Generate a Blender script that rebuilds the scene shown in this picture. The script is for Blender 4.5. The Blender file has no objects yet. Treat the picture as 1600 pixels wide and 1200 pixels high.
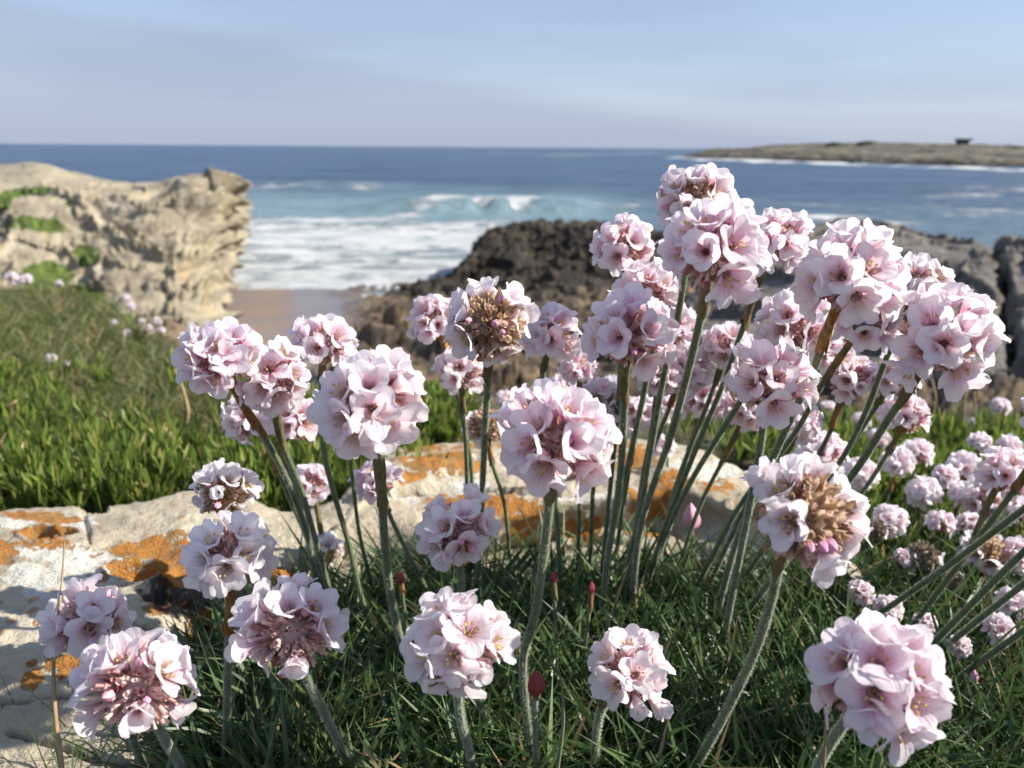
import bpy, math, random
import numpy as np
from mathutils import Vector, Matrix, Quaternion

random.seed(7)
RNG = np.random.default_rng(11)
scene = bpy.context.scene
COL = scene.collection

# ------------------------------------------------------------------ camera
F_PX, CX, CY = 1294.0, 800.0, 600.0          # focal length in pixels of the 1600x1200 photograph
PITCH, ROLL, CAM_Z = math.radians(15.96), math.radians(0.42), 5.0
_R, _U = np.array([1., 0, 0]), np.array([0, math.sin(PITCH), math.cos(PITCH)])
FWD = np.array([0, math.cos(PITCH), -math.sin(PITCH)])
RGT = _R * math.cos(ROLL) + _U * math.sin(ROLL)
UPV = _U * math.cos(ROLL) - _R * math.sin(ROLL)
CAM = np.array([0, 0, CAM_Z])

cam_data = bpy.data.cameras.new("camera")
cam_data.sensor_width = 36.0
cam_data.lens = F_PX / 1600 * 36
cam_data.clip_start, cam_data.clip_end = 0.01, 60000
cam_data.dof.use_dof = True
cam_data.dof.focus_distance = 0.235
cam_data.dof.aperture_fstop = 21.0
cam = bpy.data.objects.new("camera", cam_data)
COL.objects.link(cam)
cam.matrix_world = Matrix(((RGT[0], UPV[0], -FWD[0], 0), (RGT[1], UPV[1], -FWD[1], 0),
                           (RGT[2], UPV[2], -FWD[2], CAM_Z), (0, 0, 0, 1)))
scene.camera = cam

# ------------------------------------------------------------------ light
SUN_DIR = Vector((0.79, 0.0, 0.62)).normalized()      # towards the sun
SUN_EL = math.asin(SUN_DIR.z)
SUN_AZ = math.atan2(SUN_DIR.x, SUN_DIR.y)               # clockwise from +Y
world = bpy.data.worlds.new("World")
scene.world = world
world.use_nodes = True
wn, wl = world.node_tree.nodes, world.node_tree.links
wn.clear()
w_out = wn.new("ShaderNodeOutputWorld")
w_bg = wn.new("ShaderNodeBackground")
w_bg.inputs["Strength"].default_value = 0.11
sky = wn.new("ShaderNodeTexSky")
sky.sky_type = 'NISHITA'
sky.sun_disc = False
sky.sun_elevation = SUN_EL
sky.sun_rotation = SUN_AZ
sky.air_density, sky.dust_density, sky.ozone_density = 1.0, 0.35, 2.0
# thin high cloud veil mixed over the clear sky
w_tc = wn.new("ShaderNodeTexCoord")
w_sep = wn.new("ShaderNodeSeparateXYZ")
wl.new(w_tc.outputs["Generated"], w_sep.inputs[0])
w_map = wn.new("ShaderNodeMapping")
w_map.inputs["Scale"].default_value = (1.6, 1.6, 9.0)
w_map.inputs["Rotation"].default_value = (0, math.radians(9), 0)
wl.new(w_tc.outputs["Generated"], w_map.inputs[0])
w_noise = wn.new("ShaderNodeTexNoise")
w_noise.inputs["Scale"].default_value = 1.3
w_noise.inputs["Detail"].default_value = 5
w_noise.inputs["Roughness"].default_value = 0.5
wl.new(w_map.outputs[0], w_noise.inputs["Vector"])
w_ramp = wn.new("ShaderNodeMapRange")
w_ramp.inputs[1].default_value, w_ramp.inputs[2].default_value = 0.38, 0.66
w_ramp.inputs[3].default_value, w_ramp.inputs[4].default_value = 0.80, 0.90
w_ramp.interpolation_type = 'SMOOTHSTEP'
wl.new(w_noise.outputs["Fac"], w_ramp.inputs[0])
w_mix = wn.new("ShaderNodeMixRGB")
w_mix.inputs[2].default_value = (2.45, 2.72, 3.75, 1)
w_low = wn.new("ShaderNodeMapRange")                       # sea haze thickens the veil towards the horizon
w_low.interpolation_type = 'SMOOTHSTEP'
w_low.inputs[1].default_value, w_low.inputs[2].default_value = 0.30, -0.02
w_low.inputs[3].default_value, w_low.inputs[4].default_value = 0.0, 0.95
wl.new(w_sep.outputs[2], w_low.inputs[0])
w_max = wn.new("ShaderNodeMath"); w_max.operation = 'MAXIMUM'
wl.new(w_ramp.outputs[0], w_max.inputs[0]); wl.new(w_low.outputs[0], w_max.inputs[1])
w_hor = wn.new("ShaderNodeMixRGB")
w_hor.inputs[1].default_value = (1.42, 1.84, 2.92, 1)
w_hor.inputs[2].default_value = (1.88, 2.18, 2.85, 1)
wl.new(w_low.outputs[0], w_hor.inputs[0]); wl.new(w_hor.outputs[0], w_mix.inputs[2])
wl.new(w_max.outputs[0], w_mix.inputs[0])
wl.new(sky.outputs[0], w_mix.inputs[1])
# a faint grey-lavender cloud bank whose edge sinks towards the right
def w_math(op, a, b):
    x = wn.new("ShaderNodeMath"); x.operation = op
    for i, q in enumerate((a, b)):
        if isinstance(q, float): x.inputs[i].default_value = q
        else: wl.new(q, x.inputs[i])
    return x.outputs[0]
w_line = w_math('ADD', w_math('MULTIPLY', w_sep.outputs[0], -0.155), w_math('ADD', w_math('MULTIPLY', w_noise.outputs["Fac"], 0.05), 0.045))
w_bank = wn.new("ShaderNodeMapRange"); w_bank.interpolation_type = 'SMOOTHSTEP'
w_bank.inputs[1].default_value, w_bank.inputs[2].default_value = -0.006, 0.022
w_bank.inputs[3].default_value, w_bank.inputs[4].default_value = 0.0, 0.42
wl.new(w_math('SUBTRACT', w_line, w_sep.outputs[2]), w_bank.inputs[0])
w_fin = wn.new("ShaderNodeMixRGB")
w_fin.inputs[2].default_value = (1.58, 1.82, 2.48, 1)
wl.new(w_bank.outputs[0], w_fin.inputs[0]); wl.new(w_mix.outputs[0], w_fin.inputs[1])
wl.new(w_fin.outputs[0], w_bg.inputs["Color"])
wl.new(w_bg.outputs[0], w_out.inputs[0])

sun_data = bpy.data.lights.new("sun", 'SUN')
sun_data.energy = 4.2
sun_data.angle = math.radians(0.53)
sun_data.color = (1.0, 0.945, 0.86)
sun = bpy.data.objects.new("sun", sun_data)
sun.rotation_euler = SUN_DIR.to_track_quat('Z', 'Y').to_euler()
COL.objects.link(sun)

scene.view_settings.view_transform = 'Standard'
scene.view_settings.look = 'None'
scene.view_settings.exposure = 1.12
scene.view_settings.gamma = 1.0
scene.view_settings.use_curve_mapping = False
scene.render.engine = 'CYCLES'
scene.cycles.use_denoising = True
scene.cycles.max_bounces = 8
scene.cycles.transparent_max_bounces = 8

# ------------------------------------------------------------------ helpers
def at(px, py, d):
    """photo pixel + distance along the view axis -> world point (arrays welcome)"""
    px, py, d = np.broadcast_arrays(np.asarray(px, float), np.asarray(py, float), np.asarray(d, float))
    X = (px - CX) / F_PX * d
    Y = -(py - CY) / F_PX * d
    return CAM + X[..., None] * RGT + Y[..., None] * UPV + d[..., None] * FWD

def atz(px, py, z):
    """photo pixel + height -> world point"""
    px, py, z = np.broadcast_arrays(np.asarray(px, float), np.asarray(py, float), np.asarray(z, float))
    D = ((px - CX) / F_PX)[..., None] * RGT - ((py - CY) / F_PX)[..., None] * UPV + FWD
    t = (z - CAM_Z) / D[..., 2]
    return CAM + t[..., None] * D

def project(P):
    q = np.asarray(P, float) - CAM
    d = q @ FWD
    d = np.where(np.abs(d) < 1e-6, 1e-6, d)
    return CX + F_PX * (q @ RGT) / d, CY - F_PX * (q @ UPV) / d, d

def interp(x, pts):
    p = np.array(pts, float)
    return np.interp(x, p[:, 0], p[:, 1])

def sstep(a, b, x):
    t = np.clip((x - a) / (b - a), 0, 1)
    return t * t * (3 - 2 * t)

def _hash(ix, iy, iz, seed):
    h = (ix.astype(np.int64) * 374761393 + iy.astype(np.int64) * 668265263 + iz.astype(np.int64) * 2147483647 + seed * 974711) & 0xffffffff
    h = ((h ^ (h >> 13)) * 1274126177) & 0xffffffff
    h = ((h ^ (h >> 16)) * 2246822519) & 0xffffffff
    return ((h ^ (h >> 15)) & 0xffffff) / float(0xffffff)

def vnoise(P, seed=0):
    P = np.asarray(P, float)
    i = np.floor(P).astype(np.int64)
    f = P - i
    u = f * f * f * (f * (f * 6 - 15) + 10)
    x, y, z = i[..., 0], i[..., 1], i[..., 2]
    r = 0
    for dx in (0, 1):
        wx = u[..., 0] if dx else 1 - u[..., 0]
        for dy in (0, 1):
            wy = u[..., 1] if dy else 1 - u[..., 1]
            for dz in (0, 1):
                wz = u[..., 2] if dz else 1 - u[..., 2]
                r = r + wx * wy * wz * _hash(x + dx, y + dy, z + dz, seed)
    return r * 2 - 1

def fbm(P, octaves=5, gain=0.5, lac=2.07, seed=0, ridged=False):
    P = np.asarray(P, float)
    a, s, r = 1.0, 0.0, 0
    for k in range(octaves):
        n = vnoise(P, seed + k * 17)
        if ridged:
            n = 1 - 2 * np.abs(n)
        r = r + a * n
        s += a
        a *= gain
        P = P * lac + 13.7
    return r / s

def cells(P, seed=0):
    """2-D cellular noise on P[...,:2]: distance to the nearest border (small = crack), cell value"""
    p = np.asarray(P, float)[..., :2]
    i = np.floor(p).astype(np.int64)
    d1 = np.full(p.shape[:-1], 9.0); d2 = d1.copy(); cv = np.zeros(p.shape[:-1])
    zero = np.zeros_like(i[..., 0])
    for dx in (-1, 0, 1):
        for dy in (-1, 0, 1):
            cx, cy = i[..., 0] + dx, i[..., 1] + dy
            qx = cx + _hash(cx, cy, zero, seed)
            qy = cy + _hash(cx, cy, zero + 1, seed)
            d = np.hypot(qx - p[..., 0], qy - p[..., 1])
            near = d < d1
            d2 = np.where(near, d1, np.minimum(d2, d))
            cv = np.where(near, _hash(cx, cy, zero + 2, seed), cv)
            d1 = np.where(near, d, d1)
    return d2 - d1, cv

def tag(o, label=None, cat=None, group=None, kind=None):
    if label: o["label"] = label
    if cat: o["category"] = cat
    if group: o["group"] = group
    if kind: o["kind"] = kind
    return o

def link(name, data, parent=None):
    o = bpy.data.objects.new(name, data)
    COL.objects.link(o)
    if parent is not None:
        o.parent = parent
    return o

def mesh_np(name, V, Fq, mat, smooth=True, attrs=None, uv=None):
    """mesh from vertex array and an (n,4) or (n,3) face array"""
    V = np.ascontiguousarray(V, dtype=np.float32)
    Fq = np.ascontiguousarray(Fq, dtype=np.int32)
    m = bpy.data.meshes.new(name)
    n, k = Fq.shape
    m.vertices.add(len(V)); m.vertices.foreach_set("co", V.ravel())
    m.loops.add(n * k); m.loops.foreach_set("vertex_index", Fq.ravel())
    m.polygons.add(n)
    m.polygons.foreach_set("loop_start", np.arange(0, n * k, k, dtype=np.int32))
    m.polygons.foreach_set("use_smooth", np.full(n, smooth))
    if uv is not None:
        l = m.uv_layers.new(name="UVMap")
        l.data.foreach_set("uv", np.ascontiguousarray(uv[Fq.ravel()], dtype=np.float32).ravel())
    for nm, arr in (attrs or {}).items():
        a = m.attributes.new(nm, 'FLOAT', 'POINT')
        a.data.foreach_set("value", np.ascontiguousarray(arr, dtype=np.float32).ravel())
    m.update(calc_edges=True)
    m.validate()
    if mat is not None:
        m.materials.append(mat)
    return m

def grid_faces(nu, nv, wrap=False):
    a = np.arange(nu * nv).reshape(nu, nv)
    if wrap:
        a = np.vstack([a, a[:1]])
    return np.stack([a[:-1, :-1], a[1:, :-1], a[1:, 1:], a[:-1, 1:]], -1).reshape(-1, 4)

def grid_normals(P):
    du = np.gradient(P, axis=0); dv = np.gradient(P, axis=1)
    n = np.cross(du, dv)
    return n / np.maximum(np.linalg.norm(n, axis=-1, keepdims=True), 1e-12)

# ------------------------------------------------------------------ materials
def new_mat(name):
    m = bpy.data.materials.new(name)
    m.use_nodes = True
    nt = m.node_tree
    b = nt.nodes["Principled BSDF"]
    return m, nt, b

class NT:
    """small node helper"""
    def __init__(s, nt): s.nt = nt
    def n(s, t, **kw):
        x = s.nt.nodes.new(t)
        for k, v in kw.items(): setattr(x, k, v)
        return x
    def l(s, a, b): s.nt.links.new(a, b)
    def val(s, sock, v):
        if hasattr(v, "is_linked") or isinstance(v, bpy.types.NodeSocket): s.l(v, sock)
        else: sock.default_value = v
    def attr(s, name):
        return s.n("ShaderNodeAttribute", attribute_name=name).outputs["Fac"]
    def pos(s):
        return s.n("ShaderNodeNewGeometry").outputs["Position"]
    def mapping(s, vec, scale=(1, 1, 1), rot=(0, 0, 0)):
        m = s.n("ShaderNodeMapping"); s.l(vec, m.inputs[0])
        m.inputs["Scale"].default_value = scale; m.inputs["Rotation"].default_value = rot
        return m.outputs[0]
    def noise(s, vec, scale, detail=5, rough=0.55, dist=0.0):
        x = s.n("ShaderNodeTexNoise"); s.l(vec, x.inputs["Vector"])
        x.inputs["Scale"].default_value = scale; x.inputs["Detail"].default_value = detail
        x.inputs["Roughness"].default_value = rough; x.inputs["Distortion"].default_value = dist
        return x.outputs["Fac"]
    def math(s, op, a, b=0.0, c=0.0, clamp=False):
        x = s.n("ShaderNodeMath", operation=op); x.use_clamp = clamp
        s.val(x.inputs[0], a); s.val(x.inputs[1], b); s.val(x.inputs[2], c)
        return x.outputs[0]
    def rng(s, v, a, b, c=0.0, d=1.0):
        x = s.n("ShaderNodeMapRange"); x.interpolation_type = 'SMOOTHSTEP'
        s.val(x.inputs[0], v)
        for i, q in zip((1, 2, 3, 4), (a, b, c, d)): s.val(x.inputs[i], q)
        return x.outputs[0]
    def mix(s, f, a, b):
        x = s.n("ShaderNodeMixRGB")
        s.val(x.inputs[0], f)
        for i, q in ((1, a), (2, b)):
            if isinstance(q, tuple): x.inputs[i].default_value = (*q, 1) if len(q) == 3 else q
            else: s.l(q, x.inputs[i])
        return x.outputs[0]
    def ramp(s, v, stops):
        x = s.n("ShaderNodeValToRGB"); s.val(x.inputs[0], v)
        e = x.color_ramp.elements
        e[0].position, e[0].color = stops[0][0], (*stops[0][1], 1)
        e[1].position, e[1].color = stops[-1][0], (*stops[-1][1], 1)
        for p, c in stops[1:-1]:
            q = e.new(p); q.color = (*c, 1)
        return x.outputs[0]
    def bump(s, h, strength, dist, bsdf):
        x = s.n("ShaderNodeBump"); s.l(h, x.inputs["Height"])
        x.inputs["Strength"].default_value = strength; x.inputs["Distance"].default_value = dist
        s.l(x.outputs[0], bsdf.inputs["Normal"])

def leafy(name, stops, transl=0.3, rough=0.45, spec=0.35):
    """foliage: colour varies from blade to blade, some light passes through"""
    m, nt, b = new_mat(name); k = NT(nt)
    g = k.n("ShaderNodeNewGeometry")
    c = k.ramp(g.outputs["Random Per Island"], stops)
    k.l(c, b.inputs["Base Color"])
    b.inputs["Roughness"].default_value = rough
    b.inputs["Specular IOR Level"].default_value = spec
    t = k.n("ShaderNodeBsdfTranslucent"); k.l(c, t.inputs["Color"])
    mx = k.n("ShaderNodeMixShader"); mx.inputs[0].default_value = transl
    k.l(b.outputs[0], mx.inputs[1]); k.l(t.outputs[0], mx.inputs[2])
    k.l(mx.outputs[0], nt.nodes["Material Output"].inputs[0])
    return m

def mat_petal():
    m, nt, b = new_mat("petal"); k = NT(nt)
    uv = k.n("ShaderNodeUVMap", uv_map="UVMap").outputs[0]
    s = k.n("ShaderNodeSeparateXYZ"); k.l(uv, s.inputs[0])
    u, v = s.outputs[0], s.outputs[1]
    info = k.n("ShaderNodeObjectInfo")
    veins = k.noise(k.mapping(uv, (17, 0.9, 1)), 1.0, 3, 0.5)
    streak = k.rng(veins, 0.46, 0.64)
    base = k.rng(v, 1.02, 0.05)                    # 1 at the claw, 0 at the rim
    mid = k.rng(k.math('ABSOLUTE', k.math('SUBTRACT', u, 0.5)), 0.13, 0.0)
    f = k.math('ADD', k.math('MULTIPLY', k.math('MULTIPLY', base, base), 0.50), k.math('MULTIPLY', k.math('MULTIPLY', streak, base), 0.42))
    f = k.math('ADD', f, k.math('MULTIPLY', k.math('MULTIPLY', mid, k.rng(v, 0.75, 0.25)), 0.35), clamp=True)
    blot = k.noise(k.mapping(uv, (2.2, 2.2, 1)), 1.0, 2)
    pale = k.mix(k.rng(blot, 0.35, 0.75), (0.95, 0.925, 0.925), (0.93, 0.87, 0.89))
    pale = k.mix(0.07, pale, info.outputs["Color"])
    c = k.mix(f, pale, info.outputs["Color"])
    k.l(c, b.inputs["Base Color"])
    b.inputs["Roughness"].default_value = 0.65
    b.inputs["Specular IOR Level"].default_value = 0.12
    crease = k.noise(k.mapping(uv, (5, 2.4, 1)), 1.0, 3, .6)
    k.bump(k.math('ADD', veins, k.math('MULTIPLY', crease, 1.5)), 0.45, 0.0007, b)
    t = k.n("ShaderNodeBsdfTranslucent"); k.l(c, t.inputs["Color"])
    mx = k.n("ShaderNodeMixShader"); mx.inputs[0].default_value = 0.58
    k.l(b.outputs[0], mx.inputs[1]); k.l(t.outputs[0], mx.inputs[2])
    k.l(mx.outputs[0], nt.nodes["Material Output"].inputs[0])
    return m

def mat_simple(name, stops, rough=0.6, spec=0.3, scale=60.0, sheen=0.0, transl=0.0, island=False):
    m, nt, b = new_mat(name); k = NT(nt)
    if island:
        v = k.n("ShaderNodeNewGeometry").outputs["Random Per Island"]
    else:
        v = k.noise(k.n("ShaderNodeTexCoord").outputs["Object"], scale, 4)
    c = k.ramp(v, stops)
    k.l(c, b.inputs["Base Color"])
    b.inputs["Roughness"].default_value = rough
    b.inputs["Specular IOR Level"].default_value = spec
    b.inputs["Sheen Weight"].default_value = sheen
    if transl:
        t = k.n("ShaderNodeBsdfTranslucent"); k.l(c, t.inputs["Color"])
        mx = k.n("ShaderNodeMixShader"); mx.inputs[0].default_value = transl
        k.l(b.outputs[0], mx.inputs[1]); k.l(t.outputs[0], mx.inputs[2])
        k.l(mx.outputs[0], nt.nodes["Material Output"].inputs[0])
    return m

def mat_lichen_rock():
    m, nt, b = new_mat("lichen_rock"); k = NT(nt)
    p = k.pos()
    big = k.noise(p, 14, 6, 0.6); fine = k.noise(p, 160, 6, 0.65); grit = k.noise(p, 900, 4, 0.6)
    stone = k.ramp(big, [(0.25, (0.27, 0.225, 0.16)), (0.42, (0.40, 0.345, 0.25)), (0.56, (0.50, 0.435, 0.31)), (0.75, (0.54, 0.48, 0.37))])
    stone = k.mix(k.rng(fine, 0.45, 0.75, 0, 0.45), stone, (0.21, 0.19, 0.16))
    stone = k.mix(k.rng(grit, 0.6, 0.75, 0, 0.5), stone, (0.14, 0.12, 0.10))
    def patch(name, lo, hi, amount=0.85):
        a = k.attr(name)
        n = k.math('MULTIPLY', k.math('SUBTRACT', fine, 0.5), amount * 2)
        n2 = k.math('ADD', k.math('MULTIPLY', k.math('SUBTRACT', k.noise(p, 55, 5, 0.6), 0.5), amount * 1.3), k.math('MULTIPLY', k.math('SUBTRACT', grit, 0.5), amount * .5))
        return k.rng(k.math('ADD', k.math('ADD', a, n), n2), lo, hi)
    white = k.mix(k.rng(grit, 0.35, 0.65), (0.50, 0.475, 0.40), (0.66, 0.635, 0.55))
    c = k.mix(patch("white", 0.46, 0.56), stone, white)
    orange = k.ramp(fine, [(0.3, (0.20, 0.085, 0.025)), (0.45, (0.42, 0.165, 0.026)), (0.58, (0.52, 0.21, 0.024)), (0.75, (0.55, 0.31, 0.10))])
    vor = k.n("ShaderNodeTexVoronoi"); k.l(p, vor.inputs["Vector"]); vor.inputs["Scale"].default_value = 110
    ros = k.rng(k.math('ADD', vor.outputs["Distance"], k.math('MULTIPLY', fine, .35)), .52, .40)
    near = k.rng(k.math('ADD', k.attr("orange"), k.math('SUBTRACT', big, .5)), .12, .42)
    crust = k.math('MAXIMUM', patch("orange", 0.47, 0.56), k.math('MULTIPLY', ros, near))
    ochre = k.rng(k.noise(p, 75, 5, .6), .52, .64, 0, .5)
    orange = k.mix(ochre, orange, k.mix(k.rng(grit, .4, .6), (0.36, 0.27, 0.11), (0.24, 0.17, 0.08)))
    orange = k.mix(k.rng(grit, .58, .70, 0, .6), orange, (0.50, 0.45, 0.34))
    c = k.mix(k.math('MULTIPLY', crust, 0.94), c, orange)
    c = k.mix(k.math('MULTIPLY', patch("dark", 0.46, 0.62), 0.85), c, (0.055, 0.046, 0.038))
    k.l(c, b.inputs["Base Color"])
    b.inputs["Roughness"].default_value = 0.9
    b.inputs["Specular IOR Level"].default_value = 0.15
    h = k.math('ADD', k.math('ADD', fine, k.math('MULTIPLY', grit, 0.45)), k.math('MULTIPLY', k.math('MULTIPLY', crust, grit), .5))
    k.bump(h, 1.0, 0.0035, b)
    return m

def mat_cliff():
    m, nt, b = new_mat("limestone"); k = NT(nt)
    p = k.pos()
    big = k.noise(p, 0.45, 5, 0.6); fine = k.noise(p, 3.0, 6, 0.65)
    strata = k.noise(k.mapping(p, (0.5, 0.5, 5.0)), 1.0, 5, 0.6)
    c = k.ramp(big, [(0.3, (0.22, 0.19, 0.135)), (0.5, (0.34, 0.295, 0.205)), (0.72, (0.42, 0.37, 0.265))])
    c = k.mix(k.rng(strata, 0.5, 0.72, 0, 0.55), c, (0.15, 0.13, 0.105))
    c = k.mix(k.rng(fine, 0.50, 0.70, 0, 0.6), c, (0.13, 0.115, 0.095))
    c = k.mix(k.rng(k.noise(p, 1.1, 4, .6), 0.55, 0.7, 0, .4), c, (0.44, 0.42, 0.37))
    warm = k.rng(k.noise(p, 0.9, 4), 0.58, 0.7, 0, 0.5)
    c = k.mix(warm, c, (0.40, 0.29, 0.155))
    g = k.rng(k.math('ADD', k.attr("moss"), k.math('MULTIPLY', k.math('SUBTRACT', fine, 0.5), 0.7)), 0.4, 0.6)
    grn = k.mix(k.rng(fine, 0.35, 0.65), (0.05, 0.075, 0.02), (0.11, 0.15, 0.04))
    c = k.mix(g, c, grn)
    k.l(c, b.inputs["Base Color"])
    b.inputs["Roughness"].default_value = 0.92
    b.inputs["Specular IOR Level"].default_value = 0.1
    k.bump(k.math('ADD', fine, strata), 0.9, 0.15, b)
    return m

def mat_shore_rock(name, stops, moss=(0.12, 0.10, 0.03)):
    m, nt, b = new_mat(name); k = NT(nt)
    p = k.pos()
    big = k.noise(p, 0.8, 5, 0.6); fine = k.noise(p, 5.0, 6, 0.7)
    c = k.ramp(k.math('ADD', k.math('MULTIPLY', big, 0.45), k.math('MULTIPLY', fine, 0.55)), stops)
    c = k.mix(k.rng(k.noise(p, 1.7, 3), 0.6, 0.72, 0, 0.5), c, moss)
    k.l(c, b.inputs["Base Color"])
    b.inputs["Roughness"].default_value = 0.8
    b.inputs["Specular IOR Level"].default_value = 0.25
    k.bump(fine, 1.0, 0.12, b)
    return m

def mat_shore():
    m, nt, b = new_mat("shore"); k = NT(nt)
    p = k.pos()
    big = k.noise(p, 0.9, 5, 0.6); fine = k.noise(p, 6.0, 6, 0.7)
    rock = k.ramp(k.math('ADD', k.math('MULTIPLY', big, 0.4), k.math('MULTIPLY', fine, 0.6)),
                  [(0.36, (0.022, 0.017, 0.013)), (0.46, (0.085, 0.062, 0.040)), (0.56, (0.19, 0.135, 0.075)), (0.68, (0.26, 0.195, 0.115))])
    dk = k.rng(k.noise(p, 0.55, 5, .65), .47, .58)
    rock = k.mix(k.math('MULTIPLY', dk, .8), rock, k.mix(k.rng(fine, .4, .6), (0.018, 0.014, 0.011), (0.06, 0.048, 0.034)))
    sand = k.mix(k.rng(k.noise(p, 0.35, 4), 0.4, 0.62), (0.175, 0.142, 0.125), (0.22, 0.155, 0.105))
    wet = k.mix(k.rng(k.noise(p, 0.5, 3), 0.35, 0.65), (0.150, 0.128, 0.125), (0.175, 0.148, 0.138))
    c = k.mix(k.attr("wet"), sand, wet)
    c = k.mix(k.attr("rocky"), c, rock)
    k.l(c, b.inputs["Base Color"])
    w = k.math('MULTIPLY', k.attr("wet"), k.math('SUBTRACT', 1.0, k.attr("rocky")))
    k.l(k.rng(w, 0, 1, 0.85, 0.32), b.inputs["Roughness"])
    b.inputs["Specular IOR Level"].default_value = 0.3
    hb = k.math('MULTIPLY', fine, k.attr("rocky"))
    k.bump(hb, 0.9, 0.1, b)
    return m

def mat_sea():
    m, nt, b = new_mat("sea_water"); k = NT(nt)
    p = k.pos()
    a_foam, a_teal = k.attr("foam"), k.attr("teal")
    swell = k.noise(k.mapping(p, (0.02, 0.06, 0.06)), 1.0, 5, 0.55)
    deep = k.mix(k.rng(swell, 0.35, 0.65), (0.024, 0.050, 0.092), (0.044, 0.080, 0.132))
    c = k.mix(a_teal, deep, k.mix(k.rng(swell, 0.3, 0.7), (0.125, 0.205, 0.225), (0.215, 0.315, 0.325)))
    lace = k.noise(k.mapping(p, (0.35, 0.5, 0.5)), 1.0, 8, 0.66, 0.8)
    fine = k.noise(k.mapping(p, (1.6, 3.2, 2.0)), 1.0, 6, 0.65)
    wide = k.noise(k.mapping(p, (0.05, 0.28, 0.3)), 1.0, 6, 0.62, 0.3)
    n = k.math('ADD', k.math('MULTIPLY', k.math('SUBTRACT', lace, 0.5), 2.0), k.math('MULTIPLY', k.math('SUBTRACT', fine, 0.5), 0.7))
    n = k.math('ADD', n, k.math('MULTIPLY', k.math('SUBTRACT', wide, 0.5), 1.1))
    foam = k.rng(k.math('ADD', a_foam, n), 0.30, 0.95)
    foam = k.math('MULTIPLY', foam, k.rng(a_foam, 0.02, 0.2))
    # whitecaps scattered over the open water
    cap = k.noise(k.mapping(p, (0.030, 0.11, 0.1)), 1.0, 6, 0.62)
    foam = k.math('MAXIMUM', foam, k.math('MULTIPLY', k.rng(cap, 0.635, 0.72), 0.65))
    white = k.mix(k.rng(lace, 0.3, 0.6), (0.34, 0.39, 0.40), (0.53, 0.54, 0.53))
    c = k.mix(foam, c, white)
    k.l(c, b.inputs["Base Color"])
    b.inputs["IOR"].default_value = 1.33
    k.l(k.rng(foam, 0, 1, 0.30, 0.8), b.inputs["Roughness"])
    k.l(k.rng(foam, 0, 1, 0.32, 0.1), b.inputs["Specular IOR Level"])
    chop = k.noise(k.mapping(p, (0.35, 0.9, 1)), 1.0, 8, 0.62)
    k.bump(k.math('ADD', chop, k.math('MULTIPLY', foam, 0.3)), 1.0, 0.9, b)
    return m

M = {}
M['petal'] = mat_petal()
M['stamen'] = mat_simple("stamen", [(0.2, (0.62, 0.48, 0.16)), (0.8, (0.80, 0.68, 0.25))], 0.5)
M['throat'] = mat_simple("floret_tube", [(0.3, (0.36, 0.14, 0.20)), (0.7, (0.55, 0.30, 0.34))], 0.6, 0.2, 300, transl=0.2)
M['bud'] = mat_simple("bud", [(0.3, (0.50, 0.17, 0.26)), (0.7, (0.72, 0.42, 0.52))], 0.45, 0.3, 250)
M['redbud'] = mat_simple("red_bud", [(0.3, (0.13, 0.02, 0.022)), (0.7, (0.30, 0.055, 0.055))], 0.6, 0.25, 900)
M['calyx_fresh'] = mat_simple("calyx_pink", [(0.0, (0.45, 0.20, 0.16)), (0.25, (0.68, 0.40, 0.37)), (0.6, (0.82, 0.62, 0.56)), (1.0, (0.86, 0.75, 0.66))], 0.7, 0.15, island=True, transl=0.4)
M['calyx_dry'] = mat_simple("calyx_papery", [(0.0, (0.30, 0.17, 0.09)), (0.3, (0.55, 0.38, 0.24)), (0.7, (0.72, 0.57, 0.41)), (1.0, (0.76, 0.56, 0.50))], 0.7, 0.15, island=True, transl=0.4)
M['calyx_grey'] = mat_simple("calyx_withered", [(0.0, (0.17, 0.13, 0.085)), (0.4, (0.33, 0.26, 0.19)), (1.0, (0.50, 0.43, 0.35))], 0.8, 0.1, island=True, transl=0.2)
M['involucre'] = mat_simple("involucre", [(0.3, (0.17, 0.10, 0.04)), (0.7, (0.34, 0.19, 0.075))], 0.6, 0.25, 260)
def mat_sheath():
    m, nt, b = new_mat('sheath_paper'); k = NT(nt)
    o = k.n('ShaderNodeTexCoord').outputs['Object']
    n = k.noise(k.mapping(o, (900, 900, 110)), 1.0, 4, .6)
    n2 = k.noise(o, 190, 3)
    a = k.ramp(n, [(0.3, (0.10, 0.055, 0.022)), (0.5, (0.26, 0.125, 0.038)), (0.7, (0.36, 0.22, 0.09))])
    g = k.ramp(n, [(0.3, (0.075, 0.07, 0.03)), (0.7, (0.20, 0.17, 0.075))])
    rnd_ = k.n('ShaderNodeObjectInfo').outputs['Random']
    f = k.rng(k.math('ADD', k.math('MULTIPLY', n2, .9), k.math('MULTIPLY', rnd_, .75)), .62, .98)
    k.l(k.mix(f, a, g), b.inputs['Base Color'])
    b.inputs['Roughness'].default_value = .65; b.inputs['Specular IOR Level'].default_value = .2
    k.bump(n, .6, .0006, b)
    return m
M['sheath'] = mat_sheath()
M['stem'] = mat_simple("stem", [(0.3, (0.060, 0.090, 0.038)), (0.55, (0.115, 0.150, 0.065)), (0.75, (0.17, 0.18, 0.085))], 0.6, 0.25, 220, sheen=0.25)
M['stemhair'] = mat_simple("stem_hair", [(0.3, (0.42, 0.46, 0.34)), (0.7, (0.55, 0.58, 0.45))], 0.7, 0.1, 90, transl=0.4)
M['drystalk'] = mat_simple("dry_stalk", [(0.3, (0.23, 0.15, 0.07)), (0.7, (0.42, 0.31, 0.17))], 0.7, 0.2, 60)
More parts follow.
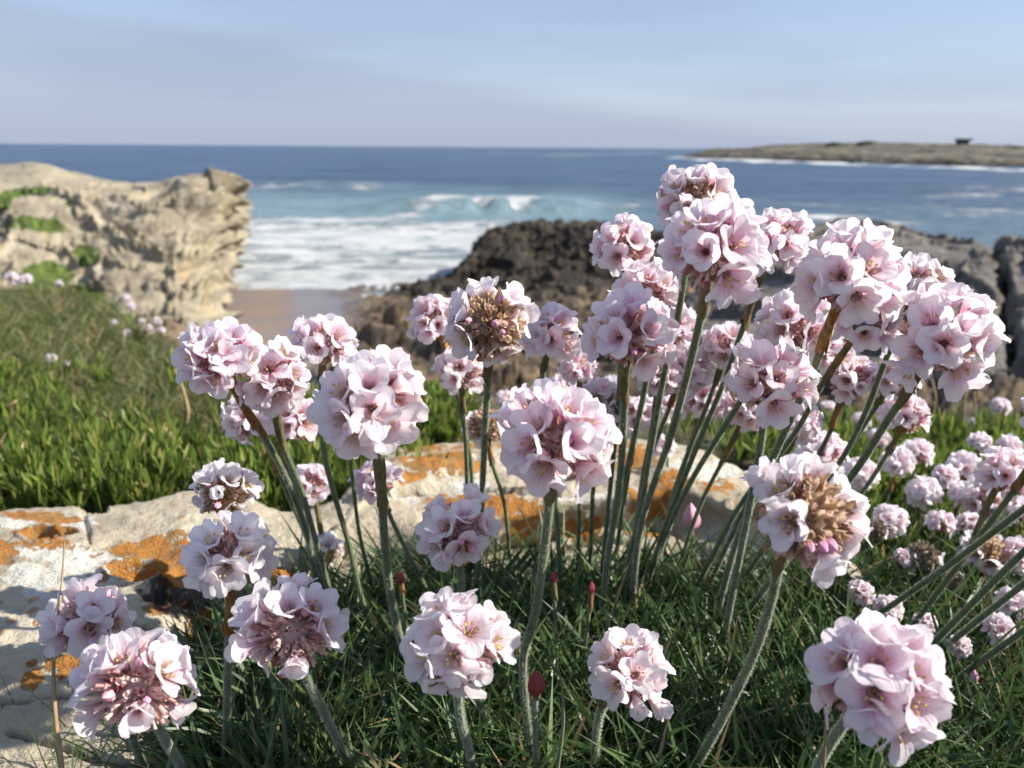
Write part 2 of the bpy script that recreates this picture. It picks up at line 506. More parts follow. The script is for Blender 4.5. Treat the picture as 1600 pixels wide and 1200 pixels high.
M['cushion'] = leafy("thrift_leaf", [(0.0, (0.032, 0.065, 0.020)), (0.40, (0.055, 0.105, 0.032)), (0.78, (0.088, 0.150, 0.046)), (0.94, (0.13, 0.18, 0.06)), (0.955, (0.22, 0.15, 0.07)), (1.0, (0.34, 0.24, 0.12))], 0.3, 0.42, 0.45)
M['samphire'] = leafy("samphire_leaf", [(0.0, (0.075, 0.115, 0.022)), (0.5, (0.135, 0.200, 0.036)), (0.85, (0.22, 0.28, 0.055)), (0.93, (0.32, 0.32, 0.08)), (1.0, (0.30, 0.21, 0.10))], 0.42, 0.45, 0.3)
M['grass'] = leafy("hill_grass", [(0.0, (0.055, 0.085, 0.020)), (0.5, (0.100, 0.135, 0.034)), (0.72, (0.15, 0.165, 0.045)), (0.82, (0.23, 0.18, 0.08)), (1.0, (0.34, 0.26, 0.13))], 0.3, 0.5, 0.3)
M['drygrass'] = leafy("dry_grass", [(0.0, (0.13, 0.085, 0.045)), (0.5, (0.22, 0.155, 0.085)), (1.0, (0.34, 0.26, 0.15))], 0.3, 0.6, 0.2)
M['soil'] = mat_simple("soil", [(0.3, (0.035, 0.030, 0.018)), (0.5, (0.075, 0.065, 0.035)), (0.7, (0.085, 0.10, 0.04))], 0.95, 0.1, 25)
M['rock'] = mat_lichen_rock()
M['cliff'] = mat_cliff()
M['darkrock'] = mat_shore_rock("dark_rock", [(0.30, (0.010, 0.008, 0.007)), (0.5, (0.034, 0.027, 0.020)), (0.62, (0.080, 0.062, 0.040)), (0.8, (0.16, 0.125, 0.075))])
M['slabrock'] = mat_shore_rock("slab_rock", [(0.32, (0.045, 0.040, 0.034)), (0.46, (0.130, 0.116, 0.098)), (0.60, (0.225, 0.20, 0.168)), (0.8, (0.31, 0.28, 0.235))], (0.15, 0.12, 0.085))
M['shore'] = mat_shore()
M['sea'] = mat_sea()
def mat_headland():
    m, nt, b = new_mat('headland_land'); k = NT(nt)
    p = k.pos()
    z = k.n('ShaderNodeSeparateXYZ'); k.l(p, z.inputs[0])
    n1 = k.noise(k.mapping(p, (.03, .012, .5)), 1.0, 6, .65); n2 = k.noise(k.mapping(p, (.12, .05, .6)), 1.0, 5, .65)
    c = k.ramp(k.math('ADD', k.math('MULTIPLY', n1, .55), k.math('MULTIPLY', n2, .45)), [(0.36, (0.030, 0.028, 0.024)), (0.46, (0.075, 0.068, 0.055)), (0.55, (0.135, 0.120, 0.090)), (0.66, (0.20, 0.172, 0.12))])
    wet = k.rng(k.math('ADD', z.outputs[2], k.math('MULTIPLY', k.math('SUBTRACT', n2, .5), 4.0)), 2.2, 0.6, 0, .8)
    c = k.mix(wet, c, (0.05, 0.044, 0.038))
    k.l(c, b.inputs['Base Color']); b.inputs['Roughness'].default_value = .9
    b.inputs['Specular IOR Level'].default_value = .1
    return m
M['headland'] = mat_headland()
M['hedge'] = mat_simple("hedge", [(0.3, (0.035, 0.045, 0.03)), (0.7, (0.08, 0.09, 0.055))], 0.9, 0.1, 0.5)
M['hutwall'] = mat_simple("hut_wall", [(0.3, (0.09, 0.085, 0.08)), (0.7, (0.14, 0.13, 0.12))], 0.8, 0.2, 0.7)
M['hutroof'] = mat_simple("hut_roof", [(0.3, (0.045, 0.045, 0.05)), (0.7, (0.075, 0.075, 0.08))], 0.7, 0.3, 0.7)
M['glass'] = mat_simple("window_glass", [(0.3, (0.02, 0.025, 0.03)), (0.7, (0.04, 0.045, 0.05))], 0.1, 0.6, 1.0)

# ------------------------------------------------------------------ setting: sea
def build_sea():
    az = np.radians(np.linspace(-62, 62, 420))
    depr = np.concatenate([np.geomspace(0.010, 0.5, 34)[:-1], np.linspace(0.5, 3.2, 90)[:-1], np.linspace(3.2, 11.5, 190)])
    r = CAM_Z / np.tan(np.radians(depr))
    A, Rr = np.meshgrid(az, r, indexing='ij')
    P = np.stack([Rr * np.sin(A), Rr * np.cos(A), np.zeros_like(A)], -1)
    px, py, d = project(P)
    yb = py - (px - 800) * 0.0073            # roll removed
    wob = fbm(P * 0.05, 4, seed=3) * 6
    # foam of the spent waves in the cove, bounded by the surf line
    foam = sstep(338, 366, yb + wob) * 0.90 * sstep(1000, 800, px + wob * 6)
    foam += 0.30 * np.exp(-((yb + wob * 0.4 - 446) / 9) ** 2) * sstep(760, 600, px)
    foam += 0.22 * np.exp(-((yb + wob * 0.5 - 372) / 12) ** 2) * sstep(800, 640, px)
    foam -= 0.30 * np.exp(-((yb + wob - 402) / 14) ** 2) * sstep(500, 650, px)
    strokes = [  # px, py, half length, half height, strength
        (808, 325, 46, 8, 1.7), (690, 331, 60, 4, 0.8), (765, 323, 95, 3.6, 1.5), (640, 338, 60, 4, .7), (560, 345, 90, 5, .6), (420, 345, 70, 5, .5), (450, 294, 90, 4.5, .55), (575, 297, 35, 4, .6), (500, 318, 120, 4, .25),
        (420, 330, 60, 4, .35), (1290, 336, 75, 4, 1.1), (1230, 318, 70, 3, .8), (1330, 322, 55, 3.5, .85), (1570, 296, 90, 9, .55), (1545, 332, 80, 6, .6), (1450, 318, 60, 3, .6), (1150, 312, 60, 3, .6), (1400, 345, 50, 4, .7), (1480, 305, 60, 3, .5),
        (1180, 249, 18, 3.2, 1.0), (1135, 249, 60, 1.3, .8), (1297, 254, 26, 3.0, .9), (1240, 252, 60, 1.2, .6), (1060, 246, 30, 1.6, .9), (900, 242, 90, 1.4, .55), (780, 241, 50, 1.0, .5), (1010, 240, 40, 1.0, .5),
        (1420, 262, 120, 1.0, .45), (1595, 266, 50, 2.5, .7), (480, 248, 60, 0.9, .3), (965, 321, 45, 4, .5), (900, 300, 60, 3, .25), (1080, 330, 60, 4, .5), (1190, 345, 80, 4, .5), (1350, 345, 60, 4, .55)]
    rs = random.Random(4)
    for q in range(1085, 1620, 22):
        strokes.append((q + rs.uniform(-8, 8), float(interp(q, [(1060, 247.8), (1120, 249.2), (1200, 252.2), (1350, 257.2), (1440, 259.7), (1600, 265.3)])), rs.uniform(10, 24), rs.uniform(.8, 1.8), rs.uniform(.3, 1.3)))
    fine = fbm(np.stack([px / 30, py / 5, px * 0], -1), 4, seed=9)
    for sx, sy, hl, hh, st in strokes:
        foam += st * np.exp(-np.abs((px - sx + fine * 12) / hl) ** 3 - ((py - sy - (px - sx) * -0.02 + fine * hh) / hh) ** 2)
    teal = sstep(286, 318, yb + wob) * sstep(1150, 850, px) * 0.85 + 0.35 * sstep(300, 340, yb) * sstep(1000, 1200, px)
    teal = np.clip(teal, 0, 1)
    # swell and breaking wave
    w = fbm(np.stack([P[..., 0] * 0.035, P[..., 1] * 0.12, 0 * A], -1), 4, seed=5) * 0.35
    w *= sstep(20, 60, Rr) * sstep(1500, 300, Rr)
    w += 0.14 * fbm(P * np.array([.25, .6, 1]), 3, seed=8) * sstep(400, 60, Rr)
    crest = 328 + 3 * fine + (px - 780) * -0.012
    q = (yb - crest)
    ridge = np.where(q < 0, np.exp(-(q / 13) ** 2), np.exp(-(q / 5.0) ** 2))
    w += 1.15 * ridge * sstep(500, 680, px) * sstep(960, 860, px)
    q2 = yb - (294 + 2 * fine)
    w += 0.55 * np.where(q2 < 0, np.exp(-(q2 / 8) ** 2), np.exp(-(q2 / 3.5) ** 2)) * sstep(330, 420, px) * sstep(760, 600, px)
    P[..., 2] += w * sstep(452, 430, yb)
    m = mesh_np("sea", P.reshape(-1, 3), grid_faces(*A.shape)[:, ::-1], M['sea'], True,
                {"foam": np.clip(foam, 0, 2).ravel(), "teal": teal.ravel()})
    tag(link("sea", m), "blue sea with foaming waves rolling into the cove", None, None, "structure")
build_sea()

# ------------------------------------------------------------------ setting: shore below
def build_shore():
    pxs = np.arange(-700, 2400, 5.0)
    pys = np.concatenate([np.arange(430, 700, 2.2), np.arange(700, 1000, 12)])
    X, Y = np.meshgrid(pxs, pys, indexing='ij')
    yl = Y - (interp(X, [(300, 0), (520, 0), (620, -6), (740, -20), (900, -40), (2400, -60)]))
    z = interp(yl, [(430, -0.35), (452, 0.0), (500, 0.32), (560, .95), (620, 1.7), (660, 2.2), (800, 3.2), (1000, 3.6)])
    zs = interp(Y, [(430, -0.3), (452, 0.0), (500, 0.18), (560, .5), (620, 1.2), (660, 2.0), (800, 3.2), (1000, 3.6)])
    rocky = sstep(500, 600, X + (Y - 480) * 0.25 + 45 * fbm(np.stack([X / 60, Y / 25, 0 * X], -1), 4, seed=2))
    rocky = np.maximum(rocky, sstep(330, 250, X))
    z = zs * (1 - rocky) + z * rocky
    P = atz(X, Y, z)
    n = fbm(P * .8, 6, 0.6, seed=21)
    cr, cv = cells(P * 0.75 + fbm(P * .7, 3, seed=4)[..., None] * .5, seed=6)
    h = 0.50 * n + 0.55 * (cv - .45) * sstep(0.02, .16, cr) - 0.22 * sstep(.1, 0, cr) + .20 * fbm(P * 2.6, 4, .6, seed=23, ridged=True)
    h *= sstep(-0.15, 0.5, z) * .9 + .15
    P[..., 2] += h * rocky
    wet = sstep(420, 480, X) * sstep(620, 480, Y)
    m = mesh_np("shore", P.reshape(-1, 3), grid_faces(*X.shape)[:, ::-1], M['shore'], True, {"rocky": rocky.ravel(), "wet": wet.ravel()})
    tag(link("shore", m), "wet brown sand and tan rubble at the foot of the slope", None, None, "structure")
build_shore()

# ------------------------------------------------------------------ lofted rock masses
def loft(sections, nu, nv, back=None):
    """sections: list over columns of lists of (px, py, depth) -> dense grid of world points"""
    S = np.array([[at(*p) for p in c] for c in sections])           # (c, r, 3)
    c, r = S.shape[:2]
    def resample(A, n, axis):
        A = np.moveaxis(A, axis, 0)
        k = len(A)
        seg = np.linalg.norm(np.diff(A, axis=0).reshape(k - 1, -1), axis=1) ** 0.5
        t = np.concatenate([[0], np.cumsum(seg)]); t /= t[-1]
        x = np.linspace(0, 1, n)
        # Catmull-Rom through the control rows
        idx = np.clip(np.searchsorted(t, x, side='right') - 1, 0, k - 2)
        u = ((x - t[idx]) / (t[idx + 1] - t[idx])).reshape((-1,) + (1,) * (A.ndim - 1))
        p0, p1, p2, p3 = A[np.maximum(idx - 1, 0)], A[idx], A[idx + 1], A[np.minimum(idx + 2, k - 1)]
        m1, m2 = (p2 - p0) * .4, (p3 - p1) * .4
        B = (2*u**3 - 3*u**2 + 1) * p1 + (u**3 - 2*u**2 + u) * m1 + (-2*u**3 + 3*u**2) * p2 + (u**3 - u**2) * m2
        return np.moveaxis(B, 0, axis)
    return resample(resample(S, nu, 0), nv, 1)

def build_cliff():
    cols = []
    T = [(-900, [(640, 17), (470, 18.5), (360, 22), (255, 40)]),
         (-500, [(600, 18), (450, 19.5), (345, 23), (252, 40)]),
         (-200, [(570, 19), (445, 20.5), (335, 24), (262, 38)]),
         (0,    [(540, 20), (440, 21), (318, 25), (260, 38)]),
         (60,   [(540, 20), (435, 21.5), (312, 25.2), (259, 37.5)]),
         (110,  [(540, 20), (432, 22), (308, 25.4), (272, 36)]),
         (185,  [(555, 20), (428, 22), (308, 25.6), (285, 34)]),
         (245,  [(565, 20), (428, 22.2), (314, 25), (285, 32)]),
         (300,  [(570, 20.5), (430, 22.5), (312, 25.3), (275, 30)]),
         (332,  [(565, 21), (435, 23), (315, 26), (277, 29)]),
         (352,  [(550, 22), (440, 24), (322, 26.8), (281, 29)])]
    for px, pts in T:
        c = [(px, py, d) for py, d in pts]
        l = c[-1]
        c += [(px, l[1] + 3, l[2] + 5), (px, l[1] + 40, l[2] + 9)]
        cols.append(c)
    cols.append([(312, 530, 22.6), (338, 440, 25), (367, 328, 27.6), (358, 288, 29.3), (356, 289, 33), (345, 330, 37)])
    cols.append([(322, 490, 25.6), (342, 430, 27.6), (367, 330, 29.6), (358, 290, 31), (356, 290, 34), (345, 330, 38)])
    cols.append([(340, 470, 30), (352, 420, 32), (372, 330, 34), (368, 292, 35), (362, 296, 37), (352, 330, 39)])
    P = loft(cols, 520, 300)
    N = -grid_normals(P)
    px, py, d = project(P)
    strat = P[..., 2] * 1.9 + 0.25 * fbm(P * 0.3, 3, seed=1) + P[..., 0] * 0.05
    layer = np.abs((strat % 1.0) - .5) * 2
    face = sstep(300, 335, py)
    right = sstep(210, 330, px)
    h = 0.32 * fbm(P * 0.4, 4, .5, seed=31) + 0.13 * fbm(P * np.array([1.3, 1.3, 2.5]), 5, .6, seed=37, ridged=True)
    h += (0.20 * right * face + .10) * (sstep(.15, .4, layer) - .6) * (0.6 + 0.8 * vnoise(P * .8, 5))
    h += 0.16 * right * face * fbm(P * np.array([1.2, 1.2, 2.6]), 4, .55, seed=45)
    # undercut under the pale ledge, hollow at its right end
    cx = interp(px, [(20, 352), (100, 338), (140, 338), (165, 352), (190, 372), (215, 385)])
    g = np.exp(-((py - cx) / 6.0) ** 2) * sstep(60, 110, px) * sstep(225, 190, px)
    nearf = sstep(27.0, 25.5, d)
    h -= 0.50 * g * nearf * (.55 + .9 * fbm(P * 1.2, 3, seed=99))
    lip = np.exp(-((py - cx + 17) / 8.0) ** 2) * sstep(30, 110, px) * sstep(235, 190, px)
    h += 0.22 * lip * nearf
    ca, cb = cells(np.stack([P[..., 0] * .5 + P[..., 1] * .22, P[..., 2] * 2.1], -1) + fbm(P * .9, 3, seed=14)[..., None] * .4, seed=15)
    h += (0.34 * (cb - .5) * sstep(0, .2, ca) - .50 * sstep(.09, .0, ca)) * (.55 + .45 * right) * sstep(275, 305, py)
    h -= 0.5 * np.exp(-((py - 299 - (px - 300) * -0.05) / 3.5) ** 2) * sstep(255, 285, px)
    h *= .5 + .5 * sstep(278, 312, py)
    P = P + N * h[..., None]
    px, py, d = project(P)
    moss = np.zeros_like(px)
    mn = fbm(P * .9, 4, .6, seed=77)
    px, py = px + 38 * mn, py + 16 * fbm(P * 1.1, 4, .6, seed=79)
    for mx, my, rx, ry in [(62, 352, 42, 13), (136, 400, 19, 17), (75, 432, 45, 22), (20, 305, 30, 10), (70, 298, 30, 6), (10, 318, 30, 8), (-60, 330, 60, 14), (-200, 380, 80, 20), (100, 318, 8, 5), (250, 520, 80, 20), (100, 470, 90, 25)]:
        moss = np.maximum(moss, 1.3 * np.exp(-((px - mx) / rx) ** 2 - ((py - my) / ry) ** 2))
    m = mesh_np("cliff", P.reshape(-1, 3), grid_faces(*P.shape[:2]), M['cliff'], True, {"moss": moss.ravel()})
    tag(link("cliff", m), "pale layered limestone cliff with undercut ledge beside the cove", "cliff")
build_cliff()

def rock_mass(name, cols, nu, nv, mat, dispf, label, cat, group=None):
    P = loft(cols, nu, nv)
    N = -grid_normals(P)
    P = P + N * dispf(P)[..., None]
    m = mesh_np(name, P.reshape(-1, 3), grid_faces(*P.shape[:2]), mat, True)
    return tag(link(name, m), label, cat, group)

def build_outcrop():
    cols = []
    T = [(610, 458, 28.0, 466, 27.5), (650, 450, 28.6, 466, 27.2), (690, 438, 29.4, 466, 27), (722, 418, 30.6, 466, 26.6), (745, 388, 31.8, 468, 26.2), (775, 362, 32.6, 476, 25), (830, 351, 33, 490, 24),
         (880, 352, 32.5, 500, 22), (930, 356, 32, 505, 21.5), (985, 360, 31.5, 510, 21), (1050, 372, 31, 510, 20.5), (1120, 385, 30.5, 510, 20), (1180, 395, 30.5, 500, 20)]
    for px, yt, dt, yf, df in T:
        ym, dm = yt + (yf - yt) * .33, dt - (dt - df) * .18
        cols.append([(px, yf + 14, df - .3), (px, yf, df), (px, yt + (yf - yt) * .62, df + (dt - df) * .5), (px, ym, dm), (px, yt, dt), (px + 2, yt + 6, dt + 2.5), (px + 2, yt + 50, dt + 5.5)])
    def disp(P):
        cr, cv = cells(P * .8 + fbm(P, 3, seed=2)[..., None] * .4, seed=3)
        return 0.30 * fbm(P * .9, 6, .62, seed=51) + .20 * fbm(P * np.array([1.6, 1.6, 3.0]), 5, .62, seed=53, ridged=True) + .36 * (cv - .5) * sstep(0, .10, cr) - .2 * sstep(.06, 0, cr)
    rock_mass("rock_outcrop", cols, 300, 220, M['darkrock'], disp, "dark jagged rock outcrop rising beside the white surf", "rock")
build_outcrop()

def build_slabs():
    def disp_for(seed):
        def disp(P):
            u = P[..., 0] * 1.0 - P[..., 1] * 0.06
            ribs = fbm(np.stack([u * 1.5, P[..., 1] * .16, P[..., 2] * .4], -1), 4, .55, seed=seed)
            cr, cv = cells(np.stack([u * .9, P[..., 1] * .42], -1) + fbm(P * .8, 3, seed=seed)[..., None] * .35, seed=seed + 1)
            return .07 * ribs + .09 * fbm(P * 1.3, 5, .6, seed=seed + 3) + .16 * (cv - .5) * sstep(0, .14, cr) - .16 * sstep(.07, 0, cr)
        return disp
    def cols_of(T, dn):
        cols = []
        for xf, yf, df, xt, yt, dt in T:
            c = []
            for s in (0, .12, .3, .5, .68, .84, 1.0):
                d = 1 / (1 / df + (1 / dt - 1 / df) * s ** 1.0)
                c.append((xf + (xt - xf) * s, yf + (yt - yf) * s, d))
            c.append((xt, yt + 6, dt + 1.2)); c.append((xt, yt + 70, dt + 4))
            cols.append([(xf, yf + 60, df - .5)] + c)
        return cols
    # slab left of the dark cleft
    T = [(850, 700, 9.5, 1130, 420, 22), (900, 690, 8.8, 1150, 405, 23), (1010, 690, 8.2, 1215, 380, 23.5), (1110, 695, 7.9, 1265, 360, 24), (1200, 700, 7.7, 1310, 350, 24), (1300, 700, 7.6, 1360, 354, 23.5), (1400, 700, 7.5, 1410, 364, 22.5),
         (1500, 700, 7.5, 1455, 376, 21.5), (1560, 695, 7.5, 1500, 380, 20.5), (1592, 690, 7.55, 1538, 390, 19.5), (1598, 760, 7.7, 1546, 440, 19.6)]
    rock_mass("rock_slab", cols_of(T, 0), 420, 320, M['slabrock'], disp_for(71), "broad grey ribbed rock slab left of the dark cleft", "rock", "grey shore slabs")
    T = [(1634, 770, 7.4, 1560, 440, 18.6), (1638, 690, 7.3, 1566, 386, 18.5), (1700, 690, 7.2, 1600, 380, 18.5), (1850, 690, 7.1, 1700, 376, 18.5), (2050, 690, 7, 1850, 372, 18.5), (2300, 690, 7, 2050, 380, 18.5)]
    rock_mass("rock_slab", cols_of(T, 0), 260, 260, M['slabrock'], disp_for(83), "grey rock slab right of the dark cleft at the picture edge", "rock", "grey shore slabs")
build_slabs()

# ------------------------------------------------------------------ headland and hut
def build_headland():
    cols = []
    T = [(1060, 246.5, 247.5, 480), (1085, 240.5, 248, 470), (1120, 235, 249, 450), (1150, 235, 250, 430), (1200, 229.5, 252, 400), (1270, 226, 254.5, 360), (1350, 225, 257, 330), (1440, 226.5, 259.5, 300), (1520, 228, 262, 285), (1600, 231.5, 265, 270), (1800, 232, 272, 250), (2100, 236, 284, 235), (2500, 240, 300, 220)]
    for px, yt, yb, db in T:
        H = yb - yt
        k = 1 + 0.45 * min(1, H / 25)
        cols.append([(px, yb + 3, db * .98), (px, yb - .25 * H, db * 1.02), (px, yb - .5 * H, db * (1 + (k - 1) * .3)), (px, yb - .75 * H, db * (1 + (k - 1) * .6)), (px, yt, db * k), (px, yt + 1, db * k * 1.1), (px, yt + 14, db * k * 1.25)])
    P = loft(cols, 260, 90)
    n = fbm(P * .05, 5, .55, seed=61) * 1.6 + fbm(P * .16, 5, .6, seed=66, ridged=True) * 1.9
    px, py, d = project(P)
    P[..., 2] += n * sstep(1050, 1120, px) * (.6 + .4 * sstep(225, 245, py))
    m = mesh_np("headland", P.reshape(-1, 3), grid_faces(*px.shape), M['headland'], True)
    tag(link("headland", m), "low tan rocky headland across the bay", None, None, "structure")
    # low scrub along the skyline
    for i, (x, y, w, h, lab) in enumerate([(1305, 226.5, 30, 4.5, "dark low scrub on the headland skyline, leftmost patch"), (1356, 226, 40, 6, "dark mounded scrub on the headland skyline, second from left"),
                                     (1418, 228, 26, 4.5, "small dark scrub between the mounded scrub and the hut"), (1462, 229, 30, 4.5, "dark scrub just left of the hut on the headland"),
                                     (1545, 231.5, 46, 4.5, "long dark scrub right of the hut on the headland"), (1590, 233, 34, 6, "dark scrub on the headland at the picture edge")]):
        d = float(interp(x, [(1300, 480), (1600, 385)])) * .98
        c = at(x, y + .3, d); s = d / F_PX
        u, v = np.meshgrid(np.linspace(0, 2 * math.pi, 40, endpoint=False), np.linspace(0.02, math.pi - .02, 16), indexing='ij')
        S = np.stack([np.sin(v) * np.cos(u), np.sin(v) * np.sin(u), np.cos(v)], -1)
        rr = 1 + .45 * fbm(S * 2.2 + i * 7, 4, seed=i)
        Q = S * rr[..., None] * np.array([w * .5 * s, w * .3 * s, h * .9 * s])
        mm = mesh_np("scrub", Q.reshape(-1, 3), grid_faces(40, 16, True), M['hedge'])
        o = link("scrub", mm); o.location = c
        tag(o, lab, "scrub", "scrub on the headland")
    # lookout hut
    d = 405.0; s = d / F_PX * 1.1
    base = at(1504, 230.5, d)
    root = link("lookout_hut", None); root.location = base
    tag(root, "small dark hut with overhanging flat roof on the headland", "hut")
    def box(name, x0, x1, y0, y1, z0, z1, mat, par, taper=0.0):
        V = [(x0 + taper, y0, z0), (x1 - taper, y0, z0), (x1 - taper, y1, z0), (x0 + taper, y1, z0), (x0, y0, z1), (x1, y0, z1), (x1, y1, z1), (x0, y1, z1)]
        Fc = [(0, 3, 2, 1), (4, 5, 6, 7), (0, 1, 5, 4), (1, 2, 6, 5), (2, 3, 7, 6), (3, 0, 4, 7)]
        return link(name, mesh_np(name, np.array(V), np.array(Fc), mat, False), par)
    wl_ = box("wall", -8 * s, 7 * s, -3 * s, 6 * s, -3 * s, 9.5 * s, M['hutwall'], root, .6 * s)
    box("window", -5 * s, -1 * s, -3.15 * s, -3.0 * s, 4 * s, 7.5 * s, M['glass'], wl_)
    box("window", 1 * s, 5 * s, -3.15 * s, -3.0 * s, 4 * s, 7.5 * s, M['glass'], wl_)
    box("roof", -9.5 * s, 11.5 * s, -4.5 * s, 7 * s, 9.52 * s, 12.0 * s, M['hutroof'], root)
build_headland()

# ------------------------------------------------------------------ near ground
CREST = [(-3000, 4.5), (0, 4.3), (60, 4.0), (130, 2.9), (180, 2.1), (240, 1.5), (300, 1.08), (500, 1.0), (640, .92), (800, .84), (1100, .84), (1300, .86), (1600, .95), (2500, 1.1), (4000, 3.0)]
def ground_z(x, y):
    r = np.hypot(x, y)
    px = np.where(y > 0.02, 800 + 1346 * x / np.maximum(y, 0.02), np.where(x > 0, 4000, -3000))
    cr = interp(px, CREST)
    z = 4.775 - 0.10 * np.maximum(r - 0.45, 0)
    z = z + 0.012 * fbm(np.stack([x * 6, y * 6, 0 * x], -1), 4, seed=91) * sstep(.3, .8, r) + .03 * fbm(np.stack([x * 1.5, y * 1.5, 0 * x], -1), 3, seed=92) * sstep(.6, 1.5, r)
    over = np.maximum(r - cr, 0)
    return z - 0.9 * over - 0.0 * cr

def build_ground():
    az = np.radians(np.linspace(-180, 180, 361))
    r = np.geomspace(0.02, 9.5, 170)
    A, Rr = np.meshgrid(az, r, indexing='ij')
    x, y = Rr * np.sin(A), Rr * np.cos(A)
    z = np.maximum(ground_z(x, y), -0.5)
    m = mesh_np("ground", np.stack([x, y, z], -1).reshape(-1, 3), grid_faces(*A.shape)[:, ::-1], M['soil'])
    tag(link("ground", m), "earth slope under the flowers and grass", None, None, "structure")
build_ground()

# ------------------------------------------------------------------ lichen covered rocks in the foreground
ROCK_TOP = [(-400, 812), (0, 800), (110, 789), (150, 797), (230, 784), (290, 766), (340, 764), (400, 782), (440, 800), (480, 800), (530, 782), (600, 776), (650, 790), (700, 850)]
MID_TOP = [(500, 830), (545, 760), (575, 722), (620, 700), (700, 692), (800, 688), (950, 686), (1040, 690), (1100, 703), (1165, 738), (1230, 785), (1300, 838), (1350, 900)]

def rock_patch(name, x0, x1, step, top, ybot, z0, zfun, masks, label, seed, amp=1.0):
    pxs = np.arange(x0, x1 + .1, step)
    s = np.linspace(0, 1, int((ybot - 780) / step))
    X, S = np.meshgrid(pxs, s, indexing='ij')
    T = interp(X, top)
    Y = T + (ybot - T) * S
    z = z0 + zfun(X, Y)
    P = atz(X, Y, z)
    n1 = fbm(P * 22, 4, .5, seed=seed)
    n2 = fbm(P * 95, 5, .6, seed=seed + 5)
    P[..., 2] += amp * (.006 * n1 * sstep(0, .12, S) + .0022 * n2)
    for sx, sy, rx, ry, dep in masks.get("pits", []):
        q = ((X - sx + n2 * 6) / rx) ** 2 + ((Y - sy + n2 * 3) / ry) ** 2
        P[..., 2] -= dep * sstep(1.25, .55, q) - dep * .25 * np.exp(-((q - 1.45) / .35) ** 2)
    for (xa, ya, xb, yb, wdt, dep) in masks.get("cracks", []):
        t = np.clip(((X - xa) * (xb - xa) + (Y - ya) * (yb - ya)) / ((xb - xa) ** 2 + (yb - ya) ** 2), 0, 1)
        q = np.hypot(X - xa - t * (xb - xa), (Y - ya - t * (yb - ya)) * 1.4) + 5 * n2
        P[..., 2] -= dep * np.exp(-(q / wdt) ** 2)
    at_ = {}
    for nm in ("white", "orange", "dark"):
        a = np.full(X.shape, .12)
        for blob in masks.get(nm, []):
            sx, sy, rx, ry = blob[:4]; st = (blob[4] if len(blob) > 4 else 1.0) * (.84 if nm == 'orange' else 1)
            q = ((X - sx + n1 * 22) / rx) ** 2 + ((Y - sy + n1 * 10) / ry) ** 2
            a = np.maximum(a, st * (1.0 - .55 * np.minimum(q, 2)))
        at_[nm] = a
    # back and sides go down into the ground
    rows = []
    for dy, dz in ((.03, .16), (.022, .075), (.012, .026), (.005, .007)):
        rows.append(P[:, :1] + np.array([0, dy, -dz]))
    P = np.concatenate(rows + [P], axis=1)
    for nm in at_:
        at_[nm] = np.concatenate([np.repeat(at_[nm][:, :1], 4, axis=1), at_[nm]], axis=1).ravel()
    side = []
    for i, sgn in ((0, -1), (-1, 1)):
        e = P[[i]]
        side.append([e + np.array([sgn * .012, 0, -.03]), e + np.array([sgn * .02, 0, -.15])])
    Pn = np.concatenate([side[0][1], side[0][0], P, side[1][0], side[1][1]], axis=0)
    for nm in at_:
        a = at_[nm].reshape(P.shape[:2])
        at_[nm] = np.concatenate([a[:1], a[:1], a, a[-1:], a[-1:]], axis=0).ravel()
    m = mesh_np(name, Pn.reshape(-1, 3), grid_faces(*Pn.shape[:2])[:, ::1], M['rock'], True, at_)
    return tag(link(name, m), label, "rock")

